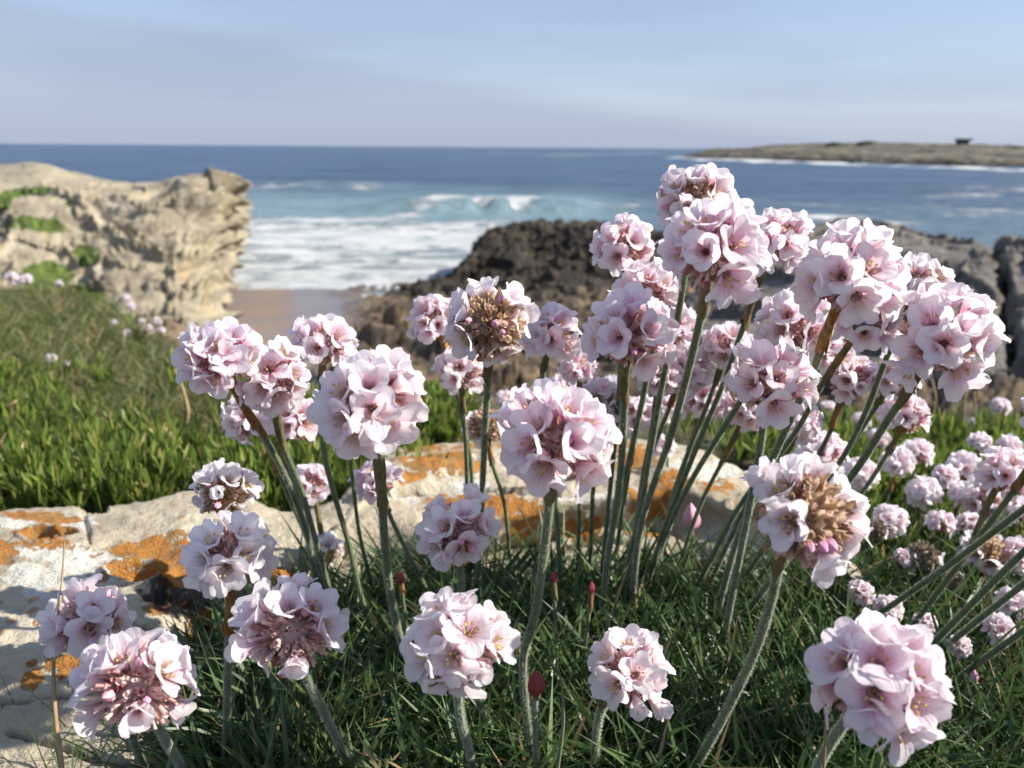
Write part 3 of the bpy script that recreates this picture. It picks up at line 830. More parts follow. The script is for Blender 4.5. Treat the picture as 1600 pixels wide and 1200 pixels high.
def build_rocks():
    def zl(X, Y):
        t = interp(X, ROCK_TOP)
        k = (Y - t)
        z = -.012 * np.exp(-(k / 14.0)) - .018 * sstep(330, 620, X) * sstep(0, 120, k)
        z -= .030 * sstep(180, 420, X) * sstep(900, 1000, Y) + .02 * sstep(1000, 1230, Y)
        z -= .06 * sstep(430, 560, X) * sstep(860, 960, Y)
        return z
    masks = dict(
        orange=[(60, 806, 60, 9), (62, 835, 42, 13), (96, 836, 34, 11), (10, 868, 26, 22), (235, 855, 70, 18), (272, 872, 42, 22), (285, 905, 40, 26), (215, 892, 62, 30), (160, 907, 26, 14),
                (45, 1050, 22, 26), (108, 1035, 30, 26), (75, 1030, 22, 14), (330, 985, 36, 34), (350, 1010, 40, 30), (250, 955, 22, 14), (445, 905, 35, 14), (60, 860, 100, 10, .7), (420, 930, 34, 16), (-60, 850, 60, 14), (-120, 900, 60, 24), (250, 840, 60, 8, .8)],
        white=[(130, 878, 75, 22), (90, 930, 50, 26), (160, 900, 50, 20), (55, 872, 42, 10), (100, 812, 50, 16, .85), (20, 815, 36, 10), (75, 875, 30, 16), (120, 945, 40, 22), (-60, 880, 60, 30), (60, 905, 60, 26, .8), (110, 1050, 30, 14, .8)],
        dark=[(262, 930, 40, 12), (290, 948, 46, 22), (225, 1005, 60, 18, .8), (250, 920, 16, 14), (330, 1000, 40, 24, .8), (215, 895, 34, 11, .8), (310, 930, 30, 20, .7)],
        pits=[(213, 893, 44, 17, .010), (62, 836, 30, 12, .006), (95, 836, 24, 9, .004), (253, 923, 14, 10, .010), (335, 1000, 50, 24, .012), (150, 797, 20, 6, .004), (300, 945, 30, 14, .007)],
        cracks=[(100, 1010, 330, 1000, 9, .006), (0, 1095, 190, 1085, 6, .004), (128, 790, 140, 850, 5, .003), (230, 930, 420, 960, 8, .008), (20, 1150, 200, 1200, 6, .005)])
    rock_patch("lichen_rock", -320, 690, 2.2, ROCK_TOP, 1290, 4.812, zl, masks, "pale rock with white and orange lichen patches in the left foreground", 101)
    def zm(X, Y):
        t = interp(X, MID_TOP)
        k = Y - t
        return -.010 * np.exp(-(k / 12.0)) - .028 * sstep(60, 230, k) + .006 * np.sin(k / 18.0 + X * .01) * sstep(0, 40, k)
    masks = dict(
        orange=[(700, 730, 70, 22), (640, 745, 60, 12), (770, 790, 50, 14), (860, 745, 50, 14), (900, 830, 55, 20), (820, 800, 40, 26), (930, 850, 50, 14), (1000, 720, 40, 20), (1020, 780, 50, 22), (1060, 760, 26, 14), (1010, 830, 40, 14), (700, 800, 40, 16), (960, 700, 60, 8), (760, 700, 100, 6, .8), (1120, 760, 40, 12, .75), (660, 700, 50, 8)],
        white=[(740, 770, 40, 14), (960, 790, 50, 16), (1100, 730, 60, 18, .8), (620, 790, 40, 30, .8), (870, 700, 60, 8, .8), (1180, 850, 60, 40, .75), (880, 780, 30, 10)],
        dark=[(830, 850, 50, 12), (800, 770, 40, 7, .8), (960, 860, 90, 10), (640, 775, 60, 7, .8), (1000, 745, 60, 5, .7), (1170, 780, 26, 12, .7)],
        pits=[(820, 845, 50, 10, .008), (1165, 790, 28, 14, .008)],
        cracks=[(620, 770, 900, 772, 6, .007), (780, 820, 1030, 862, 6, .007), (900, 760, 1120, 745, 5, .005), (640, 715, 840, 722, 4, .004), (1020, 810, 1120, 870, 5, .005), (860, 800, 980, 808, 4, .004)])
    rock_patch("lichen_rock", 520, 1345, 2.6, MID_TOP, 1010, 4.806, zm, masks, "tan layered rock streaked with orange lichen behind the flower stems", 131, 1.2)
build_rocks()

# ------------------------------------------------------------------ foliage
def blade_mesh(name, root, dirn, L, W, droop, mat, segs=3, shape='grass', twist=None):
    """many flat tapering leaves in one mesh"""
    n = len(root)
    dirn = dirn / np.linalg.norm(dirn, axis=1, keepdims=True)
    side = np.cross(dirn, RNG.normal(size=(n, 3)))
    side /= np.maximum(np.linalg.norm(side, axis=1, keepdims=True), 1e-9)
    hor = dirn.copy(); hor[:, 2] = 0
    hn = np.linalg.norm(hor, axis=1, keepdims=True)
    hor = np.where(hn > .05, hor / np.maximum(hn, 1e-9), RNG.normal(size=(n, 3)) * np.array([.6, .6, 0]))
    ts = np.linspace(0, 1, segs + 1)
    V = np.zeros((n, segs + 1, 2, 3))
    for k, t in enumerate(ts):
        c = root + dirn * (L * t)[:, None] + (hor * .8 + np.array([0, 0, -.75])) * (droop * L * t * t)[:, None]
        if shape == 'grass': w = W * (1 - t) ** .6 * (.75 + .25 * min(1, t * 4)) + W * .03
        else: w = W * (.30 + 1.5 * t * (1.25 - t)) * (1 if t < .99 else .28)
        V[:, k, 0] = c - side * (w * .5)[:, None]
        V[:, k, 1] = c + side * (w * .5)[:, None]
    base = np.arange(n)[:, None] * (2 * (segs + 1))
    fs = []
    for k in range(segs):
        fs.append(np.stack([base[:, 0] + 2 * k, base[:, 0] + 2 * k + 1, base[:, 0] + 2 * k + 3, base[:, 0] + 2 * k + 2], -1))
    return mesh_np(name, V.reshape(-1, 3), np.concatenate(fs), mat, True)

def upward(n, spread):
    d = RNG.normal(size=(n, 3)) * spread
    d[:, 2] = 1
    return d

def screen_to_ground(px, py):
    """march the pixel's ray down to the ground"""
    P = atz(px, py, 4.775)
    for _ in range(30):
        z = ground_z(P[..., 0], P[..., 1])
        P = .5 * P + .5 * atz(px, py, np.minimum(z, 4.9))
    return P

def build_foliage():
    # --- cushion of thrift leaves under the flowers
    def cushion(name, n, x0, x1, y0, y1, z, Ls, Ws, label, keep=None, cell=.017, spread=.62, mat='cushion'):
        px = RNG.uniform(x0, x1, n * 2); py = RNG.uniform(y0, y1, n * 2)
        if keep is not None:
            k = keep(px, py); px, py = px[k], py[k]
        px, py = px[:n], py[:n]
        P = atz(px, py, z)
        # leaves gather in rosettes
        cell_id = np.floor(P[:, :2] / cell)
        cen = (cell_id + .5 + .35 * np.stack([_hash(cell_id[:, 0].astype(int), cell_id[:, 1].astype(int), 0 * cell_id[:, 0].astype(int), q) - .5 for q in (1, 2)], -1)) * cell
        k = RNG.uniform(.15, .55, (len(P), 1))
        P[:, :2] = cen + (P[:, :2] - cen) * k
        off = (P[:, :2] - cen) / cell
        d = np.concatenate([off * 3.0 + RNG.normal(size=(len(P), 2)) * spread * .55, np.ones((len(P), 1))], 1)
        hgt = .5 + .5 * _hash(cell_id[:, 0].astype(int), cell_id[:, 1].astype(int), 0 * cell_id[:, 0].astype(int), 5)
        L = RNG.uniform(*Ls, len(P)) * (.7 + .5 * hgt)
        W = RNG.uniform(*Ws, len(P))
        m = blade_mesh(name, P, d, L, W, RNG.uniform(.05, .55, len(P)), M[mat], 4)
        tag(link(name, m), label, "leaves", None, "stuff")
    def keep_main(px, py):
        edge = interp(px, [(330, 1130), (420, 1030), (520, 985), (620, 960), (720, 950), (900, 945), (1100, 950), (1250, 960), (1330, 985)])
        return py > edge + RNG.normal(size=len(px)) * 14
    cushion("thrift_leaves", 10500, 330, 1330, 930, 1420, 4.780, (.030, .064), (.0017, .0031), "dark green cushion of narrow leaves under the flower stems", keep_main)
    def keep_right(px, py):
        return py > interp(px, [(1220, 960), (1400, 910), (1700, 880)]) + RNG.normal(size=len(px)) * 20
    cushion("thrift_leaves", 6000, 1230, 1850, 870, 1420, 4.776, (.028, .064), (.0016, .0029), "green narrow leaves filling the lower right corner", keep_right)
    def keep_edge(px, py):
        return (py > interp(px, [(60, 1190), (200, 1120), (330, 1060), (420, 1010)]))
    cushion("thrift_leaves", 420, 60, 440, 1000, 1330, 4.778, (.022, .048), (.0007, .0012), "sparse thin leaves along the edge of the left rock", keep_edge, cell=.02)
    def keep_mid(px, py):
        return (RNG.uniform(size=len(px)) < .6)
    cushion("thrift_leaves", 700, 640, 1330, 900, 960, 4.785, (.012, .030), (.0007, .0012), "small leaf tufts at the foot of the tan rock", keep_mid, cell=.016)
    # --- fleshy green sprigs on the left slope and behind the rocks
    def sprigs(name, n, x0, x1, y0, y1, keep, Ls, Ws, label, mat='samphire', per=11):
        px = RNG.uniform(x0, x1, n); py = RNG.uniform(y0, y1, n)
        k = keep(px, py); px, py = px[k], py[k]
        P = screen_to_ground(px, py)
        n = len(P)
        sd = upward(n, .28)
        sd /= np.linalg.norm(sd, axis=1, keepdims=True)
        hh = RNG.uniform(.4, 1.0, n)
        roots, dirs, L, W, dr = [], [], [], [], []
        for j in range(per):
            f = RNG.uniform(.15, 1, n)
            roots.append(P + sd * (hh * Ls[1] * 1.5 * f)[:, None])
            a = RNG.uniform(0, 2 * math.pi, n)
            o = np.stack([np.cos(a), np.sin(a), 0 * a], -1) * RNG.uniform(.25, .75, n)[:, None]
            dirs.append(sd + o)
            L.append(RNG.uniform(*Ls, n) * (1.15 - .5 * f)); W.append(RNG.uniform(*Ws, n)); dr.append(RNG.uniform(-.25, .1, n))
        m = blade_mesh(name, np.concatenate(roots), np.concatenate(dirs), np.concatenate(L), np.concatenate(W), np.concatenate(dr), M[mat], 4, 'leaf')
        tag(link(name, m), label, "leaves", None, "stuff")
    clump = lambda px, py, s, sd: fbm(np.stack([px / s, py / (s * .5), 0 * px], -1), 3, seed=sd)
    sprigs("samphire_leaves", 2300, -150, 660, 600, 830, lambda px, py: (py < interp(px, ROCK_TOP) + 34) & (clump(px, py, 110, 3) + .5 * clump(px, py, 35, 4) + interp(py, [(590, -.4), (650, -.1), (740, .10), (800, .22)]) > RNG.normal(size=len(px)) * .10) & ((px < 520) | (py > 690)) & (py > interp(px, [(0, 600), (240, 585), (330, 640), (500, 660)])),
           (.013, .027), (.0018, .0034), "bright green fleshy leaves on the slope behind the left rock")
    sprigs("samphire_leaves", 260, 640, 720, 640, 705, lambda px, py: px < 760, (.012, .022), (.0022, .0036), "small patch of green leaves behind the tan rock")
    sprigs("samphire_leaves", 1500, 1020, 1800, 690, 950, lambda px, py: (py > 690) & (py > interp(px, [(1020, 690), (1120, 690)])) & ((px > 1280) | (py < interp(px, MID_TOP))) & (clump(px, py, 90, 8) > -.25),
           (.012, .024), (.0020, .0036), "green leaves among the small flowers on the right")
    # --- finer grass
    def turf(name, n, x0, x1, y0, y1, keep, Ls, Ws, label, spread=.5, mat='grass'):
        px = RNG.uniform(x0, x1, n); py = RNG.uniform(y0, y1, n)
        k = keep(px, py); px, py = px[k], py[k]
        P = screen_to_ground(px, py)
        P[:, 2] -= .003
        n = len(P)
        r = np.linalg.norm(P[:, :2], axis=1)
        sc = np.clip(r / 1.2, .55, 1.6)
        lean = np.stack([clump(px, py, 40, 5), clump(px, py, 40, 6), np.zeros(n)], -1) * .9
        m = blade_mesh(name, P, upward(n, spread) + lean, RNG.uniform(*Ls, n) * sc, RNG.uniform(*Ws, n) * sc, RNG.uniform(.1, .6, n), M[mat], 3)
        tag(link(name, m), label, "grass", None, "stuff")
    def keep_hill(px, py):
        top = interp(px, [(-200, 425), (60, 428), (180, 484), (300, 592), (330, 610), (640, 640)])
        return (py > top) & (py < interp(px, ROCK_TOP) + 34)
    turf("hill_grass", 52000, -220, 660, 420, 830, keep_hill, (.020, .055), (.0010, .0022), "dull green and straw coloured grass on the left slope")
    turf("dry_grass", 9000, -220, 620, 425, 770, lambda px, py: keep_hill(px, py) & (clump(px, py, 130, 15) + .6 * clump(px, py, 40, 16) > .08) & (py < 700 + 60 * RNG.normal(size=len(px))), (.018, .05), (.0009, .0018), "brown withered grass in patches on the left slope", .6, 'drygrass')
    turf("hill_grass", 9000, 660, 1800, 640, 960, lambda px, py: (py < interp(px, MID_TOP) + 4) | (px > 1290), (.014, .04), (.0008, .0018), "thin grass between the small flowers on the right")
build_foliage()

# ------------------------------------------------------------------ flowers: shared pieces
def petal_mesh(i):
    r = random.Random(100 + i)
    nu, nv = 8, 6
    V, UV = [], []
    cup, curl = r.uniform(.14, .22), r.uniform(-.15, -.04)
    notch, lop = r.uniform(.00, .06), r.uniform(-.03, .03)
    ph = r.uniform(0, 6.28)
    wid = r.uniform(.34, .41)
    for a in range(nu):
        u = a / (nu - 1) * 2 - 1
        for b in range(nv):
            t = b / (nv - 1)
            w = wid * (0.16 + .84 * math.sin(min(1, t * 1.12) * math.pi * .56) ** 1.25)
            if t > .8: w *= 1 - .10 * ((t - .8) / .2) ** 2
            x = t * (1 - .10 * u * u * t - .22 * u ** 4 * t ** 3 - notch * t ** 4 * math.exp(-(u / .22) ** 2)) + lop * u * t
            x += .022 * math.sin(u * 7 + ph) * t ** 3
            y = u * w
            z = cup * u * u * w * 2.2 * (1 - .4 * t) + .16 * math.sin(t * 2.2) + curl * t ** 3 + .018 * math.sin(u * 5 + ph) * t * t
            V.append((x, y, z)); UV.append(((u + 1) / 2, t))
    return mesh_np("petal", np.array(V), grid_faces(nu, nv), M['petal'], True, uv=np.array(UV))
PETALS = [petal_mesh(i) for i in range(9)]

def lathe(profile, sides, jag=0.0, seed=0, lobes=0):
    """profile: (radius, z) list -> verts, faces"""
    r = random.Random(seed)
    V = []
    for k in range(sides):
        a = 2 * math.pi * k / sides
        for j, (q, z) in enumerate(profile):
            qq = q * (1 + lobes * math.cos(5 * a + z * 2.0))
            V.append((qq * math.cos(a), qq * math.sin(a), z + (jag * r.uniform(-1, 1) if j == len(profile) - 1 else 0)))
    return np.array(V), grid_faces(sides, len(profile), True)

TUBE = mesh_np("floret", *lathe([(.05, -1.0), (.08, -.55), (.10, -.2), (.13, 0.02), (.20, .16)], 8), M['throat'])
def stamen_mesh(seed):
    r = random.Random(seed); Vs, Fs, n = [], [], 0
    for i in range(5):
        a = 2 * math.pi * (i + r.uniform(-.2, .2)) / 5
        rr, h = r.uniform(.12, .22), r.uniform(.36, .52)
        base, tip = Vector((.03 * math.cos(a), .03 * math.sin(a), 0)), Vector((rr * math.cos(a), rr * math.sin(a), h))
        ax = (tip - base)
        for (p, q, ra, rb) in ((base, tip, .010, .009), (tip - ax * .05, tip + ax.normalized() * .085 + Vector((r.uniform(-.03, .03), r.uniform(-.03, .03), 0)), .046, .040)):
            M3 = (q - p).to_track_quat('Z', 'Y').to_matrix()
            ring = [(1, 0), (-.5, .87), (-.5, -.87)]
            for cpt, rad in ((p, ra), ((p + q) / 2, max(ra, rb)), (q, rb)):
                for (c, s_) in ring: Vs.append(tuple(cpt + M3 @ Vector((c * rad, s_ * rad, 0))))
            for lv in (0, 3):
                for e in range(3):
                    Fs.append((n + lv + e, n + lv + (e + 1) % 3, n + lv + 3 + (e + 1) % 3, n + lv + 3 + e))
            n += 9
    return mesh_np("stamens", np.array(Vs), np.array(Fs), M['stamen'])
STAMENS = [stamen_mesh(i) for i in range(3)]

def fib(n, cmin=-1.0):
    k = np.arange(n) + .5
    z = 1 - k / n * (1 - cmin)
    a = k * 2.399963
    s = np.sqrt(1 - z * z)
    return np.stack([s * np.cos(a), s * np.sin(a), z], -1)

def calyx_mesh(kind, seed, n=120):
    """crowded papery calyx funnels standing out from the middle of a head (unit radius)"""
    r = random.Random(seed); Vs, Fs, o = [], [], 0
    for d in fib(n, -.72):
        d = Vector(d) + Vector((r.gauss(0, .09), r.gauss(0, .09), r.gauss(0, .09))); d.normalize()
        Q = d.to_track_quat('Z', 'Y').to_matrix()
        R0, R1 = .50, r.uniform(.78, 1.16)
        rim = r.uniform(.055, .12) if kind != 'calyx_fresh' else r.uniform(.04, .09)
        tw = Vector((r.gauss(0, .06), r.gauss(0, .06), 0))
        for j, (q, z) in enumerate(((.03, R0), (.06, R0 + (R1 - R0) * .55), (rim * .8, R0 + (R1 - R0) * .8), (rim, R1))):
            for k in range(6):
                a = math.pi * 2 * k / 6
                zz = z + (r.uniform(-.10, .06) if j == 3 else 0)
                Vs.append(tuple(Q @ (Vector((q * math.cos(a), q * math.sin(a), zz)) + tw * (j / 3))))
        for j in range(3):
            for k in range(6):
                Fs.append((o + j * 6 + k, o + j * 6 + (k + 1) % 6, o + j * 6 + 6 + (k + 1) % 6, o + j * 6 + 6 + k))
        o += 24
    # solid heart added under the funnels to block light through the head
    V2, F2 = lathe([(0.001, -.62), (.35, -.5), (.58, -.2), (.62, .1), (.5, .42), (.25, .6), (0.001, .64)], 12)
    Fs = np.concatenate([np.array(Fs), F2 + o]); Vs = np.concatenate([np.array(Vs), V2])
    return mesh_np("calyx_cluster", Vs, Fs, M[kind])
CALYX = {k: [calyx_mesh(k, 40 + i * 7 + len(k), 260) for i in range(3)] for k in ('calyx_fresh', 'calyx_dry', 'calyx_grey')}

def bud_mesh(mat):
    prof = [(.001, -.5), (.28, -.42), (.42, -.2), (.44, .05), (.37, .3), (.24, .52), (.11, .70), (.001, .82)]
    V, Fc = lathe(prof, 20, lobes=.15)
    return mesh_np("bud", V, Fc, M[mat])
BUD, REDBUD = bud_mesh('bud'), bud_mesh('redbud')
V_, F_ = lathe([(.10, -1.02), (.16, -.93), (.42, -.74), (.66, -.44), (.72, -.20)], 14, jag=.16, seed=5)
INVOL = mesh_np("involucre", V_, F_, M['involucre'])

def tube(points, radii, sides=8):
    """smooth tube along 3-D points; returns verts, faces, centre line, frames"""
    P = np.array(points, float)
    k = len(P)
    seg = np.linalg.norm(np.diff(P, axis=0), axis=1); t = np.concatenate([[0], np.cumsum(seg)]); t /= t[-1]
    n = max(14, k * 7)
    x = np.linspace(0, 1, n)
    idx = np.clip(np.searchsorted(t, x, side='right') - 1, 0, k - 2)
    u = ((x - t[idx]) / np.maximum(t[idx + 1] - t[idx], 1e-9))[:, None]
    p0, p1, p2, p3 = P[np.maximum(idx - 1, 0)], P[idx], P[idx + 1], P[np.minimum(idx + 2, k - 1)]
    m1, m2 = (p2 - p0) * .45, (p3 - p1) * .45
    C = (2*u**3 - 3*u**2 + 1) * p1 + (u**3 - 2*u**2 + u) * m1 + (-2*u**3 + 3*u**2) * p2 + (u**3 - u**2) * m2
    T = np.gradient(C, axis=0); T /= np.maximum(np.linalg.norm(T, axis=1, keepdims=True), 1e-12)
    ref = np.array([.3, 1.0, .1]); A = np.cross(T, ref); A /= np.linalg.norm(A, axis=1, keepdims=True)
    B = np.cross(T, A)
    rad = np.interp(x, np.linspace(0, 1, len(radii)), radii)
    ang = np.linspace(0, 2 * math.pi, sides, endpoint=False)
    V = C[None] + rad[None, :, None] * (np.cos(ang)[:, None, None] * A[None] + np.sin(ang)[:, None, None] * B[None])
    return V.reshape(-1, 3), grid_faces(sides, n, True), C, A, B, T, rad, x

def frame(z, spin=0.0):
    q = Vector(z).to_track_quat('Z', 'Y').to_matrix().to_4x4()
    return q @ Matrix.Rotation(spin, 4, 'Z')

def place(o, loc, rot, sc):
    o.matrix_basis = Matrix.Translation(Vector(loc)) @ rot @ Matrix.Scale(sc, 4)

PINKS = {'w': (.86, .58, .67), 'p': (.83, .44, .57), 'd': (.77, .30, .51), 'g': (.80, .66, .72)}

def make_stem(root, pts, rad, sheath_len, hairy, r):
    base = np.array(root.location)
    V, Fc, C, A, B, T, R_, x = tube(np.array(pts) - base, rad, 8)
    st = link("stem", mesh_np("stem", V, Fc, M['stem']), root)
    if hairy:
        n = hairy
        k = r.integers(0, len(C) - 1, n); a = r.uniform(0, 2 * math.pi, n)
        o = np.cos(a)[:, None] * A[k] + np.sin(a)[:, None] * B[k]
        f = r.uniform(0, 1, n)[:, None]
        c = C[k] * (1 - f) + C[k + 1] * f
        p = c + o * R_[k][:, None] * .98
        L = r.uniform(.00035, .00085, n)[:, None]
        sd = np.cross(o, T[k]) * .00004 + T[k] * .00001
        tip = p + o * L + T[k] * L * r.uniform(-.7, .3, n)[:, None]
        VV = np.stack([p - sd, p + sd, tip], 1).reshape(-1, 3)
        FF = np.arange(len(VV)).reshape(-1, 3)
        h = link("hair", mesh_np("hair", VV, FF, M['stemhair'], False), st)
        h["kind"] = "stuff"
    if sheath_len > 0:
        # brown papery sheath on the upper stem
        seg = np.linalg.norm(np.diff(C, axis=0), axis=1); s = np.concatenate([[0], np.cumsum(seg)])
        k = max(3, int(np.searchsorted(s, sheath_len)))
        ang = np.linspace(0, 2 * math.pi, 10, endpoint=False)
        tt = np.linspace(0, 1, k)
        rr = R_[:k] * (1.22 + .16 * np.sin(tt * 9 + r.uniform(0, 6))) + .00012
        rr[-1] *= 1.08
        Vs = C[None, :k] + rr[None, :, None] * (np.cos(ang)[:, None, None] * A[None, :k] + np.sin(ang)[:, None, None] * B[None, :k])
        Vs[:, -1] += T[None, k - 1] * r.uniform(-.0022, .0036, (10, 1)); Vs[:, -1] = C[None, k - 1] * 0 + Vs[:, -1] + (Vs[:, -1] - C[None, k - 1]) * r.uniform(-.1, .35, (10, 1))
        link("sheath", mesh_np("sheath", Vs.reshape(-1, 3), grid_faces(10, k, True), M['sheath']), root)
    return st

def floret(root, c, d, size, tint, op, rnd, split=True):
    """one five-petalled floret; d = outward direction, op = 0 closed .. 1 flat"""
    fl = link("floret", TUBE, root)
    R = frame(d, rnd.uniform(0, 6.28))
    place(fl, c, R, size)
    tilt0 = math.radians(82 - 68 * op)
    spin = 1 if rnd.random() < .5 else -1
    for i in range(5):
        p = link("petal", rnd.choice(PETALS), fl)
        tl = tilt0 + rnd.gauss(0, .065)
        rot = Matrix.Rotation(i * 2 * math.pi / 5 + rnd.gauss(0, .05), 4, 'Z') @ Matrix.Translation((.10, 0, .04 + .012 * i * spin)) @ Matrix.Rotation(-tl, 4, 'Y') @ Matrix.Rotation(.13 * spin + rnd.gauss(0, .04), 4, 'X')
        s = rnd.uniform(.88, 1.12)
        p.matrix_basis = rot @ Matrix.Diagonal((s, s * rnd.uniform(.92, 1.08), s, 1))
        p.color = tint
    if op > .35:
        s = link("stamens", rnd.choice(STAMENS), fl)
        s.matrix_basis = Matrix.Rotation(rnd.uniform(0, 6.28), 4, 'Z')
    return fl

HEAD_FLORET = {}
def small_floret_mesh(i):
    """five petals in one mesh, for heads too small in the picture to tell petals apart"""
    rnd = random.Random(i)
    Vs, Fs, U, o = [], [], [], 0
    tilt0 = rnd.uniform(.4, .8)
    for j in range(5):
        me = rnd.choice(PETALS)
        co = np.zeros(len(me.vertices) * 3, np.float32); me.vertices.foreach_get("co", co); co = co.reshape(-1, 3)
        R = (Matrix.Rotation(j * 2 * math.pi / 5 + rnd.gauss(0, .1), 4, 'Z') @ Matrix.Translation((.08, 0, .04 + .01 * j)) @ Matrix.Rotation(-tilt0 + rnd.gauss(0, .1), 4, 'Y') @ Matrix.Rotation(.15, 4, 'X'))
        R = np.array(R)
        Vs.append(co @ R[:3, :3].T + R[:3, 3]); Fs.append(grid_faces(8, 6) + o); o += len(co)
        U.append(np.stack([np.repeat(np.linspace(0, 1, 8), 6), np.tile(np.linspace(0, 1, 6), 8)], -1))
    return mesh_np("floret", np.concatenate(Vs), np.concatenate(Fs), M['petal'], True, uv=np.concatenate(U))
SMALL = [small_floret_mesh(i) for i in range(5)]

def flower(label, cx, cy, w, kind='full', tone='w', stem=None, florets=None, depth=None, group="thrift flowers of the main clump", sheath=None, hairy=True, seed=None, base_len=None, cov=1.0, buds=2):
    seed = seed or int(cx * 7 + cy * 13)
    rnd = random.Random(seed); r = np.random.default_rng(seed)
    d0 = depth or 0.2 * (180.0 / w) ** 0.7
    D = (1.07 if cy < 800 else 1.0) * w * d0 / F_PX
    Rr = D / 2
    C = at(cx, cy, d0)
    # stem path
    if stem:
        bx, by = stem[-1]
        base = atz(bx, by, 4.782)
        db = float((base - CAM) @ FWD)
        pp = [(cx, cy)] + list(stem)
        ln = np.concatenate([[0], np.cumsum([math.hypot(b[0] - a[0], b[1] - a[1]) for a, b in zip(pp, pp[1:])])])
        f = ln / ln[-1]
        pts = [at(p[0], p[1], 1 / ((1 - q) / d0 + q / db)) for p, q in zip(pp, f)]
        pts[-1] = base
    else:
        h = base_len or .07
        lean = Vector((rnd.gauss(0, .15), rnd.gauss(0, .12), 0))
        gz = float(ground_z(C[0] - lean.x * h, C[1] - lean.y * h))
        b = np.array([C[0] - lean.x * h, C[1] - lean.y * h, min(gz, C[2] - .01)])
        pts = [C, C * .6 + b * .4 + np.array([lean.x, lean.y, 0]) * h * .12, b]
    root = link("thrift_flower", None)
    root.location = Vector(pts[-1])
    base = np.array(root.location)
    tag(root, label, "flower", group)
    up = C - np.array(pts[1]); up /= np.linalg.norm(up)
    pts2 = [C - up * Rr * .35] + [p for p in pts[1:] if np.linalg.norm(p - C) > Rr * .5]
    sr = .00108 * (D / .026) ** .6
    if sheath is None: sheath = rnd.choice((.08, .25, .4, .6, .85)) * rnd.uniform(.8, 1.2) * D + Rr * .6
    hn = 0
    if hairy and w > 120: hn = 4200
    elif hairy and w > 75: hn = 1800
    make_stem(root, pts2, [sr * .95, sr, sr * 1.0, sr * 1.08, sr * 1.1], sheath, hn, r)
    cl = C - base
    axis = Vector(up)
    ck = {'full': 'calyx_fresh', 'mixed': 'calyx_fresh', 'dry': 'calyx_dry', 'grey': 'calyx_grey', 'patch': 'calyx_dry' if tone != 'p' else 'calyx_fresh'}[kind]
    cal = link("calyx_cluster", rnd.choice(CALYX[ck]), root)
    cs = {'full': .54, 'mixed': .60, 'dry': .70, 'grey': .80, 'patch': .68}[kind]
    place(cal, cl, frame(axis, rnd.uniform(0, 6.28)), Rr * cs)
    cal["kind"] = "stuff"
    inv = link("involucre", INVOL, root)
    place(inv, cl, frame(axis, rnd.uniform(0, 6.28)), Rr * (cs + .03))
    tint = PINKS[tone]
    def tone_of():
        k = rnd.uniform(.88, 1.1)
        return tuple(min(1, x * k) for x in tint) + (1,)
    toward = -FWD
    dirs = []
    fs = (.278 if florets else .275) * D
    if florets:
        for f in florets:
            fx, fy = f[0], f[1]
            op = f[2] if len(f) > 2 else rnd.uniform(.42, .78)
            dx, dy = (fx - cx) / (w * .43), -(fy - cy) / (w * .43)
            rho = math.hypot(dx, dy)
            if rho > .97: dx, dy = dx / rho * .97, dy / rho * .97; rho = .97
            v = RGT * dx + UPV * dy + toward * math.sqrt(1 - rho * rho)
            dirs.append((Vector(v), op))
    n = {'full': 25, 'mixed': 22, 'dry': 22, 'grey': 12, 'patch': 20}[kind]
    gapv = (axis * rnd.uniform(-.2, .9) + Vector((rnd.gauss(0, 1), rnd.gauss(0, 1), rnd.gauss(0, .6)))).normalized()
    gapc = rnd.uniform(.78, .95)
    front_done = bool(florets)
    for v in fib(n, -.48):
        v = frame(axis, seed % 6) @ Vector(v)
        v = (v + Vector((rnd.gauss(0, .12), rnd.gauss(0, .12), rnd.gauss(0, .12)))).normalized()
        facing = v.dot(Vector(toward)); ca = v.dot(axis)
        if front_done and facing > -.05: continue
        if kind == 'dry' and not front_done and (ca > .45 or (facing > .55 and ca > -.1)): continue
        if kind == 'dry' and front_done and ca > .5: continue
        if kind == 'patch' and not front_done and facing > .45: continue
        if kind == 'grey' and (ca > .0 or rnd.random() < .45): continue
        if kind == 'mixed' and rnd.random() < .22: continue
        if rnd.random() > cov: continue
        if not florets and kind == 'full' and v.dot(gapv) > gapc: continue
        if any(v.dot(q[0]) > .86 for q in dirs): continue
        dirs.append((v, rnd.uniform(.40, .80) if rnd.random() > .16 else rnd.uniform(.08, .3)))
    for v, op in dirs:
        v = (v + axis * .10).normalized()
        p = cl + np.array(v) * Rr * (.46 if w > 60 else .42) * rnd.uniform(.80, 1.14)
        if w > 66:
            floret(root, p, v, fs * rnd.uniform(.90, 1.08), tone_of(), op, rnd)
        else:
            o = link("floret", rnd.choice(SMALL), root)
            place(o, p, frame(v, rnd.uniform(0, 6.28)), fs * rnd.uniform(.95, 1.15))
            o.color = tone_of()
    if w > 66:
        for _ in range(buds + (3 if kind in ('patch', 'dry') else 1)):
            v = Vector((rnd.gauss(0, 1), rnd.gauss(0, 1) - .6, rnd.gauss(0, 1) + .2)).normalized()
            b = link("bud", BUD, root)
            place(b, cl + np.array(v) * Rr * (cs + .02), frame(v), Rr * rnd.uniform(.14, .20))
    return root

